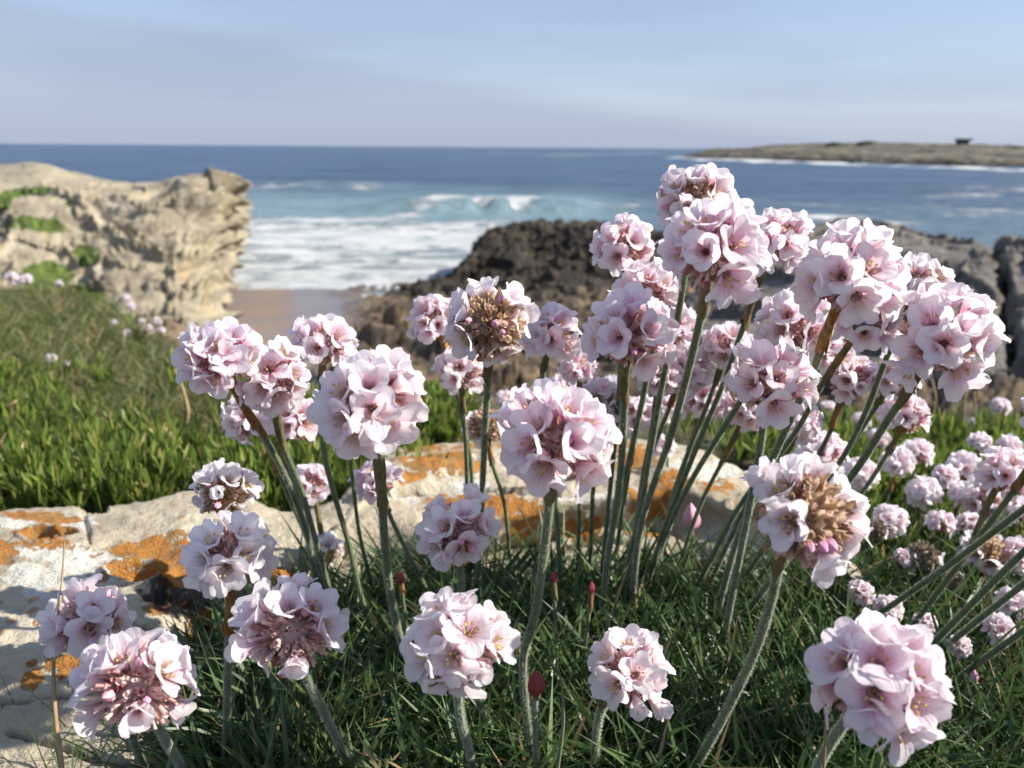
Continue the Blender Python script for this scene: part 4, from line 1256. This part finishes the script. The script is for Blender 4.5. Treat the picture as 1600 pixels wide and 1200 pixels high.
def bud_flower(label, cx, cy, w, h_stem, mat='red', depth=None, stem=None, group="closed thrift buds"):
    rnd = random.Random(int(cx + cy)); r = np.random.default_rng(int(cx * 3 + cy))
    d0 = depth or .26
    C = at(cx, cy, d0); R = w * d0 / F_PX
    if stem:
        base = atz(stem[-1][0], stem[-1][1], 4.782)
        db = float((base - CAM) @ FWD)
        pts = [C] + [at(x, y, d0 + (db - d0) * (i + 1) / len(stem)) for i, (x, y) in enumerate(stem)]
        pts[-1] = base
    else:
        base = np.array([C[0] + rnd.gauss(0, .004), C[1] + rnd.gauss(0, .004), min(float(ground_z(C[0], C[1])), C[2] - .015)])
        pts = [C, (C + base) / 2 + np.array([.001, 0, 0]), base]
    root = link("thrift_bud", None); root.location = Vector(pts[-1]); b = np.array(root.location)
    tag(root, label, "flower bud", group)
    up = C - np.array(pts[1]); up = up / np.linalg.norm(up) * .4 + UPV * .6; up /= np.linalg.norm(up)
    make_stem(root, [C - up * R * .4] + pts[1:], [.0007, .0008, .0008], R * .9, 500, r)
    o = link("bud_scales", REDBUD if mat == 'red' else BUD, root)
    o.matrix_basis = Matrix.Translation(Vector(C - b)) @ frame(up) @ Matrix.Diagonal((R * 1.12, R * 1.12, R * 1.3, 1))
    return root

EXEC_FLOWERS = None
# ------------------------------------------------------------------ flowers: the main clump
# big heads, florets listed where the photograph shows them
flower("large white-pink head left of centre, upright petals and brown patch at right", 578, 632, 180, 'mixed', 'p', [(592, 720), (598, 800), (603, 870), (616, 960), (642, 1040), (700, 1130)],
       [(534, 612, .6), (563, 578, .25), (590, 600, .3), (614, 572, .3), (645, 598, .4), (598, 648, .6), (620, 674, .7), (566, 694, .7), (506, 662, .7), (540, 660, .5)])
flower("large pink head in the centre with drooping lower right floret", 868, 692, 185, 'full', 'd', [(860, 770), (852, 850), (836, 960), (818, 1030), (822, 1110), (835, 1200), (842, 1250)],
       [(826, 655, .5), (893, 640, .4), (903, 690, .35), (814, 700, .5), (843, 745, .65), (918, 748, .6), (945, 707, .6), (925, 656, .5), (860, 628, .35)])
flower("large fading head on the right, woolly brown middle with few white petals", 1255, 810, 205, 'patch', 'w', [(1218, 880), (1205, 940), (1175, 1030), (1120, 1140), (1085, 1200), (1050, 1260)],
       [(1190, 742, .6), (1196, 812, .6), (1229, 728, .1), (1272, 880, .35), (1328, 862, .55), (1345, 815, .4)])
flower("brown-topped head on the tall straight stem in the centre", 765, 508, 140, 'dry', 'w', [(763, 580), (758, 670), (753, 780), (745, 960)],
       [(715, 490, .5), (753, 442, .3), (813, 456, .4), (724, 540, .6), (786, 562, .65), (828, 505, .6)])
flower("topmost head of the clump with a straw coloured middle", 1083, 322, 132, 'dry', 'p', [(1068, 440), (1055, 520), (1035, 600), (1000, 800), (962, 960)],
       [(1120, 315, .5), (1078, 285, .3), (1045, 300, .4), (1040, 335, .5), (1065, 345, .5), (1100, 355, .5), (1130, 345, .5), (1110, 285, .3)])
flower("broad pale pink head just below the topmost one", 1110, 398, 170, 'full', 'd', [(1100, 470), (1078, 570), (1045, 690), (1000, 830), (985, 985)],
       [(1083, 408, .4), (1140, 395, .6), (1097, 352, .4), (1135, 455, .7), (1176, 400, .5), (1152, 350, .4), (1045, 405, .6), (1060, 365, .5), (1180, 365, .4)])
flower("pink head right of the topmost one, on a brown leaning stem", 1213, 378, 110, 'full', 'd', [(1186, 440), (1165, 500), (1130, 600), (1080, 720), (1030, 850), (1000, 965)])
flower("pink head against the dark outcrop, upper centre", 973, 390, 104, 'mixed', 'd', [(972, 450), (968, 600), (950, 800), (935, 950)])
flower("pink head half hidden between the outcrop head and the centre pair", 1010, 462, 112, 'full', 'd', [(1018, 540), (1005, 620), (985, 710), (952, 850), (942, 965)])
flower("wide pale head with two big shaded cups on a straight brown stem", 983, 528, 152, 'full', 'd', [(975, 600), (975, 650), (967, 760), (946, 900), (940, 990)],
       [(952, 535, .5), (1008, 522, .5), (948, 488, .4), (983, 480, .3), (1034, 503, .5), (1045, 548, .6), (1010, 580, .6), (916, 538, .6)])
flower("large pink head at upper right with crown of upright petals", 1325, 440, 168, 'full', 'p', [(1293, 515), (1270, 580), (1215, 700), (1150, 850), (1110, 1005)],
       [(1282, 440, .5), (1343, 425, .55), (1319, 485, .65), (1306, 378, .2), (1349, 383, .25), (1383, 397, .35), (1270, 398, .5), (1392, 450, .6), (1252, 450, .6), (1386, 490, .5)])
flower("pale pink head behind the large upper right one", 1435, 452, 112, 'mixed', 'p', [(1385, 560), (1350, 650), (1300, 740), (1200, 850), (1110, 985)])
flower("large pink head farthest right against the grey slab", 1467, 533, 168, 'mixed', 'd', [(1432, 590), (1385, 660), (1330, 745), (1240, 860), (1130, 1005)],
       [(1424, 507, .45), (1440, 548, .5), (1462, 470, .4), (1526, 508, .5), (1515, 548, .6), (1410, 560, .6), (1480, 590, .6), (1500, 480, .4), (1470, 520, .15)])
flower("pink head tucked under the large upper right one", 1350, 505, 108, 'full', 'd', [(1322, 545), (1285, 600), (1240, 680), (1150, 800), (1060, 975)])
flower("shaded pink head behind the upper right stems", 1240, 512, 122, 'mixed', 'd', [(1175, 600), (1130, 670), (1060, 790), (1000, 940)])
flower("pink head at centre right with round lower floret", 1200, 602, 146, 'full', 'd', [(1192, 670), (1185, 720), (1170, 800), (1150, 900), (1120, 1060)],
       [(1206, 588, .5), (1152, 603, .6), (1196, 642, .6), (1253, 615, .6), (1176, 560, .35), (1222, 552, .3), (1255, 575, .5)])
flower("small pink head between the right hand stems", 1330, 592, 86, 'mixed', 'd', [(1308, 640), (1290, 690), (1225, 800), (1120, 975)])
flower("small pink head low on the right behind crossing stems", 1412, 655, 82, 'full', 'd', [(1392, 700), (1330, 790), (1200, 910), (1120, 1015)])
flower("small pink head right of the straight brown stem", 1070, 577, 86, 'full', 'd', [(1045, 640), (1010, 740), (985, 905)])
flower("small mauve head below the one right of the brown stem", 1098, 627, 76, 'full', 'd', [(1085, 680), (1050, 780), (1020, 935)])
flower("small pink head peeping out under the centre right head", 1166, 640, 76, 'full', 'd', [(1140, 700), (1090, 800), (1040, 955)])
flower("small pink head behind the central head, at its upper right", 938, 630, 84, 'full', 'd', [(930, 720), (925, 800), (920, 945)])
flower("small bright pink head right of the central head", 992, 652, 74, 'full', 'd', [(985, 720), (965, 850), (958, 945)])
flower("pink head left of the brown-topped one", 680, 503, 86, 'full', 'd', [(697, 548), (715, 620), (735, 720), (737, 800), (735, 945)])
flower("pink head below the one left of the brown-topped head", 720, 583, 86, 'mixed', 'p', [(722, 625), (728, 700), (730, 780), (730, 940)])
flower("grey-pink shaded head right of the brown-topped one", 862, 527, 100, 'full', 'd', [(849, 580), (852, 640), (868, 780), (880, 985)])
flower("leftmost tall pink head above the green slope", 348, 560, 130, 'full', 'd', [(375, 625), (420, 695), (455, 765), (480, 835), (497, 905), (545, 965)],
       [(335, 530, .5), (360, 545, .6), (378, 565, .6), (375, 520, .4), (312, 570, .6), (325, 600, .6), (350, 600, .6), (310, 535, .4)])
flower("pink head right of the leftmost tall one", 425, 592, 120, 'mixed', 'd', [(440, 690), (470, 765), (495, 850), (520, 935), (560, 995)])
flower("pink head behind the large left one, against the sand", 505, 542, 102, 'full', 'd', [(502, 630), (506, 705), (520, 765), (545, 850), (570, 950), (620, 1045)])
flower("pale head low in the left group with long white petals", 390, 655, 88, 'full', 'p', [(418, 695), (450, 772), (487, 862), (497, 935)])
flower("pink head tucked at the left of the large left head", 460, 660, 90, 'full', 'd', [(442, 705), (470, 790), (500, 900), (540, 985)])
flower("small faded head beside the central tall stem", 760, 666, 72, 'dry', 'w', [(768, 720), (790, 800), (800, 940)])
flower("small pink head among the left stems, in front of the rock", 486, 757, 68, 'full', 'd', [(495, 795), (505, 850), (520, 935)])
flower("pink head directly under the large left head", 590, 757, 80, 'full', 'd', [(612, 812), (640, 870), (665, 920), (685, 1000)])
flower("open white head with pink middle before the pale rock", 717, 832, 145, 'mixed', 'p', [(720, 895), (724, 960), (738, 1070), (766, 1140), (760, 1220)],
       [(732, 792, .3), (692, 812, .4), (670, 852, .6), (775, 818, .5), (738, 862, .75), (698, 868, .1)])
flower("grey-white fading head at left, above the rock", 352, 770, 104, 'patch', 'g', [(385, 900), (425, 1057), (490, 1197), (510, 1240)],
       [(318, 785, .6), (372, 745, .4), (395, 760, .5), (375, 800, .5), (357, 768, .1), (340, 745, .3)])
flower("small withered brown head beside the grey-white one", 300, 815, 56, 'grey', 'w', [(330, 900), (370, 1000), (420, 1120)])
flower("shaded white head over the orange lichen", 360, 868, 155, 'full', 'g', [(360, 930), (356, 1050), (353, 1200), (352, 1240)],
       [(372, 892, .6), (412, 862, .55), (330, 868, .4), (300, 890, .6), (340, 830, .4), (395, 822, .4), (428, 885, .7), (300, 850, .5), (340, 905, .6)])
flower("white head with pink-brown middle at lower left centre", 455, 985, 175, 'patch', 'p', [(480, 1060), (505, 1110), (545, 1195), (575, 1260)],
       [(395, 1035, .65), (400, 950, .4), (465, 925, .3), (505, 935, .4), (525, 975, .4), (478, 1030, .15), (395, 1000, .3), (378, 985, .5)])
flower("half-seen pale head on the rock at far left", 140, 972, 150, 'mixed', 'p', [(190, 1090), (208, 1155), (228, 1205), (245, 1260)],
       [(172, 975, .6), (170, 935, .5), (110, 965, .3), (103, 1003, .2), (75, 990, .5), (222, 975, .6)])
flower("lowest left head with crowded pink-brown middle and white petals", 215, 1072, 188, 'patch', 'p', [(255, 1150), (275, 1185), (315, 1250)],
       [(198, 1003, .45), (272, 1015, .5), (250, 1098, .15), (146, 1050, .5), (140, 1118, .5), (300, 1030, .6), (165, 1020, .4)])
flower("white head at bottom centre with three open florets facing forward", 720, 1012, 190, 'mixed', 'w', [(718, 1110), (737, 1190), (748, 1260)],
       [(706, 1015, .75), (742, 958, .65), (706, 1075, .75), (655, 1027, .6), (672, 975, .4), (758, 1042, .12), (795, 997, .5), (675, 935, .5), (715, 925, .35)])
flower("small-flowered white head at bottom, right of the red bud", 984, 1056, 148, 'full', 'w', [(942, 1105), (932, 1150), (930, 1200), (932, 1260)],
       [(945, 1062, .6), (990, 1033, .6), (1022, 1060, .6), (986, 1092, .15), (1030, 1105, .15), (976, 995, .4), (935, 1015, .5)])
flower("big pink head in the bottom right corner", 1365, 1067, 225, 'full', 'd', [(1312, 1140), (1285, 1185), (1245, 1270)],
       [(1328, 1063, .65), (1343, 1003, .55), (1405, 1077, .55), (1388, 1132, .6), (1320, 1102, .35), (1275, 1008, .5), (1405, 985, .5), (1415, 1028, .4), (1462, 1078, .5), (1450, 1035, .5), (1310, 980, .4), (1365, 975, .4)])
flower("dim pale head in the shade between the left stems", 508, 862, 66, 'full', 'g', [(505, 1040), (540, 1150), (560, 1230)])
flower("tiny white head right of the large left head", 667, 650, 32, 'full', 'w', depth=.75, base_len=.05)
flower("white head peeping above the central head", 880, 608, 50, 'full', 'w', depth=.62, base_len=.06)
flower("tiny white head left of the brown stem gap, near the rubble", 790, 625, 34, 'full', 'w', depth=.75, base_len=.05)
for lab, cx, cy, w, kd, tn, st in [
    ("small pink head behind the pale head with shaded cups", 1052, 512, 80, 'mixed', 'd', [(1040, 590), (1005, 740), (975, 960)]),
    ("pink head deep in the gap under the upper right pair", 1290, 548, 88, 'mixed', 'd', [(1255, 620), (1180, 760), (1080, 975)]),
    ("small pink head showing above the central head at left", 905, 575, 64, 'full', 'd', [(905, 660), (905, 800), (900, 950)]),
    ("pink head between the broad pale head and the shaded one", 1135, 548, 84, 'full', 'd', [(1110, 620), (1065, 740), (1010, 950)]),
    ("pink head behind the stems under the farthest right head", 1395, 590, 80, 'mixed', 'p', [(1360, 650), (1280, 770), (1130, 985)]),
    ("small pink head low among the centre stems", 1030, 590, 70, 'full', 'd', [(1020, 660), (1000, 780), (975, 950)]),
    ("small faded head behind the left pair of stems", 545, 690, 60, 'dry', 'p', [(552, 760), (565, 850), (600, 980)]),
    ("small pink head right of the centre right head's stem", 1250, 660, 66, 'full', 'd', [(1225, 720), (1160, 840), (1090, 985)])]:
    flower(lab, cx, cy, w, kd, tn, st, depth=.33)
# right hand side: heads whose stems lean out of the picture
flower("head on the upper stem that leans out of the right edge", 1690, 725, 130, 'full', 'd', [(1600, 795), (1480, 885), (1370, 962), (1290, 1020)])
flower("head on the middle stem that leans out of the right edge", 1710, 775, 130, 'full', 'd', [(1600, 862), (1440, 1025), (1380, 1100)])
flower("head on the lower stem that leans out of the right edge", 1700, 830, 130, 'full', 'd', [(1600, 912), (1480, 1010), (1420, 1080)])
flower("pink head seen from below in its green cup at right edge", 1568, 745, 88, 'full', 'd', [(1545, 785), (1515, 855), (1480, 905), (1420, 1010)], depth=.36)
for lab, hx, hy, pts in [("pink head above the frame's right side on the fourth leaning stem", 1720, 900, [(1600, 985), (1500, 1060), (1440, 1130)]),
                         ("pink head beyond the right edge on the steep leaning stem", 1660, 660, [(1600, 745), (1500, 880), (1420, 985), (1360, 1060)])]:
    flower(lab, hx, hy, 120, 'full', 'd', pts)
G2 = "smaller thrift flowers on the right bank"
R_SMALL = [
    (1283, 716, 86, 'full', 'd', .42, "pink rounded head behind the fading woolly head"), (1345, 742, 58, 'full', 'w', .55, "white head right of the rounded pink one"),
    (1402, 722, 52, 'full', 'w', .60, "left head of the white pair under the crossing stems"), (1433, 710, 50, 'full', 'w', .62, "right head of the white pair under the crossing stems"),
    (1443, 770, 56, 'full', 'w', .58, "white head below the white pair"), (1390, 815, 60, 'full', 'w', .52, "white head right of the woolly fading head"),
    (1368, 828, 40, 'grey', 'w', .50, "withered straw head just right of the woolly fading head"), (1505, 735, 60, 'full', 'w', .56, "white head left of the cupped pink head"),
    (1540, 785, 86, 'full', 'w', .46, "white head under the cupped pink head"), (1440, 872, 62, 'grey', 'w', .42, "grey withered head at the end of a curved stem"),
    (1540, 865, 84, 'dry', 'p', .40, "brown faded head near the right edge"), (1345, 928, 46, 'full', 'p', .46, "small pink head low on the right, left of a white one"),
    (1388, 952, 52, 'full', 'w', .44, "small white head low on the right beside a pink one"), (1445, 975, 40, 'full', 'd', .46, "tiny shaded pink head low on the right"),
    (1308, 886, 36, 'full', 'p', .48, "tiny pale head under the woolly fading head"), (1582, 945, 60, 'full', 'w', .42, "pale head cut by the right edge"),
    (1530, 692, 36, 'full', 'w', .80, "tiny pale head left of the right shrub"), (1524, 668, 30, 'full', 'w', .85, "tiny head above another beside the right shrub"),
    (1563, 637, 32, 'full', 'w', .85, "tiny pale head on top of the right shrub"), (1464, 679, 26, 'full', 'w', .85, "tiny head beside the thin bent stalk"),
    (1293, 637, 24, 'full', 'w', .85, "tiny head below the small pink one between the stems"), (1410, 873, 34, 'full', 'p', .44, "tiny pink head left of the grey withered one"),
    (1590, 800, 60, 'full', 'w', .50, "white head at the very right edge"), (1500, 770, 40, 'full', 'w', .66, "small white head between two stems near the right edge"),
    (1035, 700, 40, 'full', 'p', .62, "tiny pink head behind the stems, above the tan rock"), (1490, 905, 34, 'grey', 'w', .44, "tiny withered head under the right stems"),
    (1470, 820, 50, 'full', 'p', .52, "pale pink head between the two lower leaning stems"), (1575, 700, 40, 'full', 'w', .78, "small white head in front of the dense shrub"),
    (1320, 800, 40, 'full', 'p', .58, "small pink head touching the right petals of the woolly head"), (1475, 745, 40, 'full', 'p', .66, "small pink head just right of the white pair"),
    (1560, 985, 56, 'full', 'p', .38, "pink head low at the right edge under the leaning stems"), (1250, 690, 44, 'full', 'p', .62, "small pink head above the woolly head's left petals"),
    (1375, 690, 40, 'full', 'p', .66, "small pink head behind the crossing stems"), (1430, 640, 34, 'full', 'p', .8, "tiny pink head before the boulders, right of the small low one"),
    (1595, 870, 64, 'full', 'p', .40, "pink head half cut off by the right edge"), (1500, 1010, 40, 'full', 'w', .38, "tiny white head under the lowest leaning stem"),
    (1260, 655, 36, 'full', 'p', .7, "tiny pink head right of the centre right head"), (1515, 820, 46, 'mixed', 'w', .5, "white ragged head left of the brown faded one"),
    (1345, 660, 34, 'full', 'p', .72, "tiny pink head under the small one between the stems"), (960, 605, 40, 'full', 'p', .6, "tiny pink head left of the straight brown stem"),
    (1040, 640, 46, 'full', 'd', .5, "small mauve head between two centre stems"),
]
for cx, cy, w, kd, tn, dp, lab in R_SMALL:
    # keep every head a few centimetres clear of the turf
    dp = min(dp, .182 / (.275 + (cy - 600) / F_PX * .961)) if cy > 690 else dp
    flower(lab, cx, cy, w, kd, tn, None, depth=dp, group=G2, base_len=.06)
# closed buds
bud_flower("crimson closed bud at bottom centre", 838, 1070, 27, 0, 'red', .205, [(836, 1120), (838, 1200), (846, 1260)])
for cx, cy, w, mt, dp, lab in [(865, 903, 12, 'red', .31, "small red bud in the leaves right of the central stem"), (924, 920, 11, 'red', .31, "small red bud beside the leaf tips"),
                               (626, 904, 13, 'red', .30, "dark red bud left of the open white head's stem"), (1080, 812, 26, 'pink', .40, "pale pink bud before the tan rock"), (1430, 840, 18, 'pink', .46, "round pink bud above the grey withered head"),
                               (1522, 1058, 12, 'pink', .30, "tiny pink bud in the lower right leaves")]:
    bud_flower(lab, cx, cy, w, 0, mt, dp)
# far flowers on the left slope
G3 = "far thrift flowers on the left slope"
FAR = [(20, 436, 22, "far white tuft, leftmost on the slope crest"), (40, 438, 20, "far white tuft, second on the slope crest"), (64, 432, 14, "far white tuft, third on the slope crest"), (92, 444, 12, "far white tuft, fourth on the slope crest"),
       (195, 468, 18, "topmost head of the far cluster on the slope edge"), (212, 468, 18, "second topmost head of the far slope cluster"), (222, 478, 18, "upper middle head of the far slope cluster"), (206, 480, 14, "left middle head of the far slope cluster"), (228, 490, 15, "lower middle head of the far slope cluster"),
       (245, 503, 16, "right end head of the far slope cluster"), (221, 503, 12, "small head under the far slope cluster"), (177, 506, 14, "lone far head left of the slope cluster"), (198, 522, 17, "lone far head below the slope cluster"), (230, 516, 20, "lower right head of the far slope cluster"), (252, 518, 14, "lowest right head of the far slope cluster"),
       (80, 562, 20, "pale far head in the middle of the grass slope"), (103, 568, 12, "tiny far head right of the one mid slope")]
for cx, cy, w, lab in FAR:
    g = screen_to_ground(np.array([float(cx)]), np.array([float(cy) + 14]))[0]
    dd = float((g - CAM) @ FWD)
    flower(lab, cx, cy, w, 'full', 'w', None, depth=dd, group=G3, base_len=.04, hairy=False)

# ------------------------------------------------------------------ dry stalks, single grass blades, shrubs
def stalk(name, pts, rad, mat, label, cat):
    P = [at(*p) for p in pts]
    V, Fc, *_ = tube(np.array(P), rad, 6)
    base = V.mean(axis=0) * 0 + P[-1]
    o = link(name, mesh_np(name, V - base, Fc, M[mat])); o.location = base
    return tag(o, label, cat, "single stalks")
stalk("grass_stalk", [(101, 845, .235), (95, 930, .23), (84, 1010, .225), (86, 1110, .22), (97, 1200, .215), (104, 1270, .21)], [.0002, .0004, .0006, .0006], 'drystalk', "thin straw stalk standing before the left rock", "stalk")
stalk("grass_stalk", [(338, 962, .24), (316, 1040, .235), (290, 1110, .23), (262, 1200, .225)], [.0001, .0004, .0006], 'stem', "thin green blade leaning over the lower left head", "stalk")
stalk("dry_twig", [(265, 674, .62), (290, 712, .61), (308, 738, .60), (325, 750, .60), (345, 765, .6)], [.0006, .0009, .0011], 'drystalk', "bare pale twig in the green leaves behind the rock", "twig")
stalk("dry_twig", [(273, 577, .80), (285, 605, .79), (294, 640, .78), (292, 660, .78)], [.0008, .0014, .0016], 'drystalk', "grey dead twig on the slope above the green leaves", "twig")
stalk("dry_twig", [(0, 640, .80), (20, 630, .8), (37, 618, .82)], [.001, .0012, .0008], 'drystalk', "short pale twig at the left edge of the slope", "twig")
stalk("dry_twig", [(1455, 590, .95), (1462, 625, .94), (1452, 680, .93), (1458, 715, .92), (1478, 735, .92)], [.0009, .0012, .0014], 'drystalk', "thin bent stalk before the grey boulders on the right", "twig")
stalk("dry_twig", [(1508, 614, .9), (1505, 645, .9), (1500, 690, .9)], [.0011, .0014, .0015], 'drystalk', "upright brown dead stalk left of the right shrub", "twig")
stalk("dry_twig", [(1521, 612, .92), (1523, 640, .92), (1518, 690, .92)], [.0012, .0015, .0016], 'drystalk', "second upright dead stalk left of the right shrub", "twig")
stalk("grass_stalk", [(862, 1010, .20), (876, 1060, .2), (880, 1130, .205), (868, 1220, .21)], [.0001, .0004, .0006], 'stem', "thin green blade right of the crimson bud", "stalk")
stalk("grass_stalk", [(1278, 1060, .19), (1290, 1130, .2), (1285, 1220, .21)], [.0001, .0003, .0004], 'drystalk', "orange-brown dry blade left of the corner head", "stalk")

def shrub(px, py, d, rad, n, label):
    c = at(px, py, d)
    root = link("leafy_shrub", None); gz = float(ground_z(c[0], c[1])); root.location = (c[0], c[1], min(gz, c[2] - .02))
    tag(root, label, "shrub", "leafy shrubs on the right bank")
    b = np.array(root.location)
    rr = np.random.default_rng(int(px))
    nst = 9
    roots, dirs, L, W, dr = [], [], [], [], []
    sv, sf, o = [], [], 0
    for i in range(n):
        a = rr.uniform(0, 6.283); q = rr.uniform(0, 1) ** .5 * rad
        top = np.array([c[0] + q * math.cos(a), c[1] + q * math.sin(a), c[2] + rr.uniform(-.5, .5) * rad])
        bb = b + np.array([(top[0] - c[0]) * .4, (top[1] - c[1]) * .4, 0])
        V, Fc, C, *_ = tube(np.array([top, (top * .5 + bb * .5), bb]) - b, [.0006, .0010, .0013], 5)
        sv.append(V); sf.append(Fc + o); o += len(V)
        ax = top - bb; ax /= np.linalg.norm(ax)
        for k in range(16):
            f = rr.uniform(.25, 1.0)
            p = bb + (top - bb) * f - b
            a2 = rr.uniform(0, 6.283)
            roots.append(p); dirs.append(ax * .8 + np.array([math.cos(a2), math.sin(a2), 0]) * rr.uniform(.3, .8))
            L.append(rr.uniform(.010, .018)); W.append(rr.uniform(.0026, .0040)); dr.append(rr.uniform(-.2, .1))
    st = link("stems", mesh_np("stems", np.concatenate(sv), np.concatenate(sf), M['stem']), root); st["kind"] = "stuff"
    f = link("foliage", blade_mesh("foliage", np.array(roots), np.array(dirs), np.array(L), np.array(W), np.array(dr), M['samphire'], 4, 'leaf'), root); f["kind"] = "stuff"
shrub(1575, 690, .90, .045, 60, "dense green shrub at the right edge before the grey slab")
shrub(1490, 695, .88, .028, 36, "smaller dark green shrub left of the dense one")
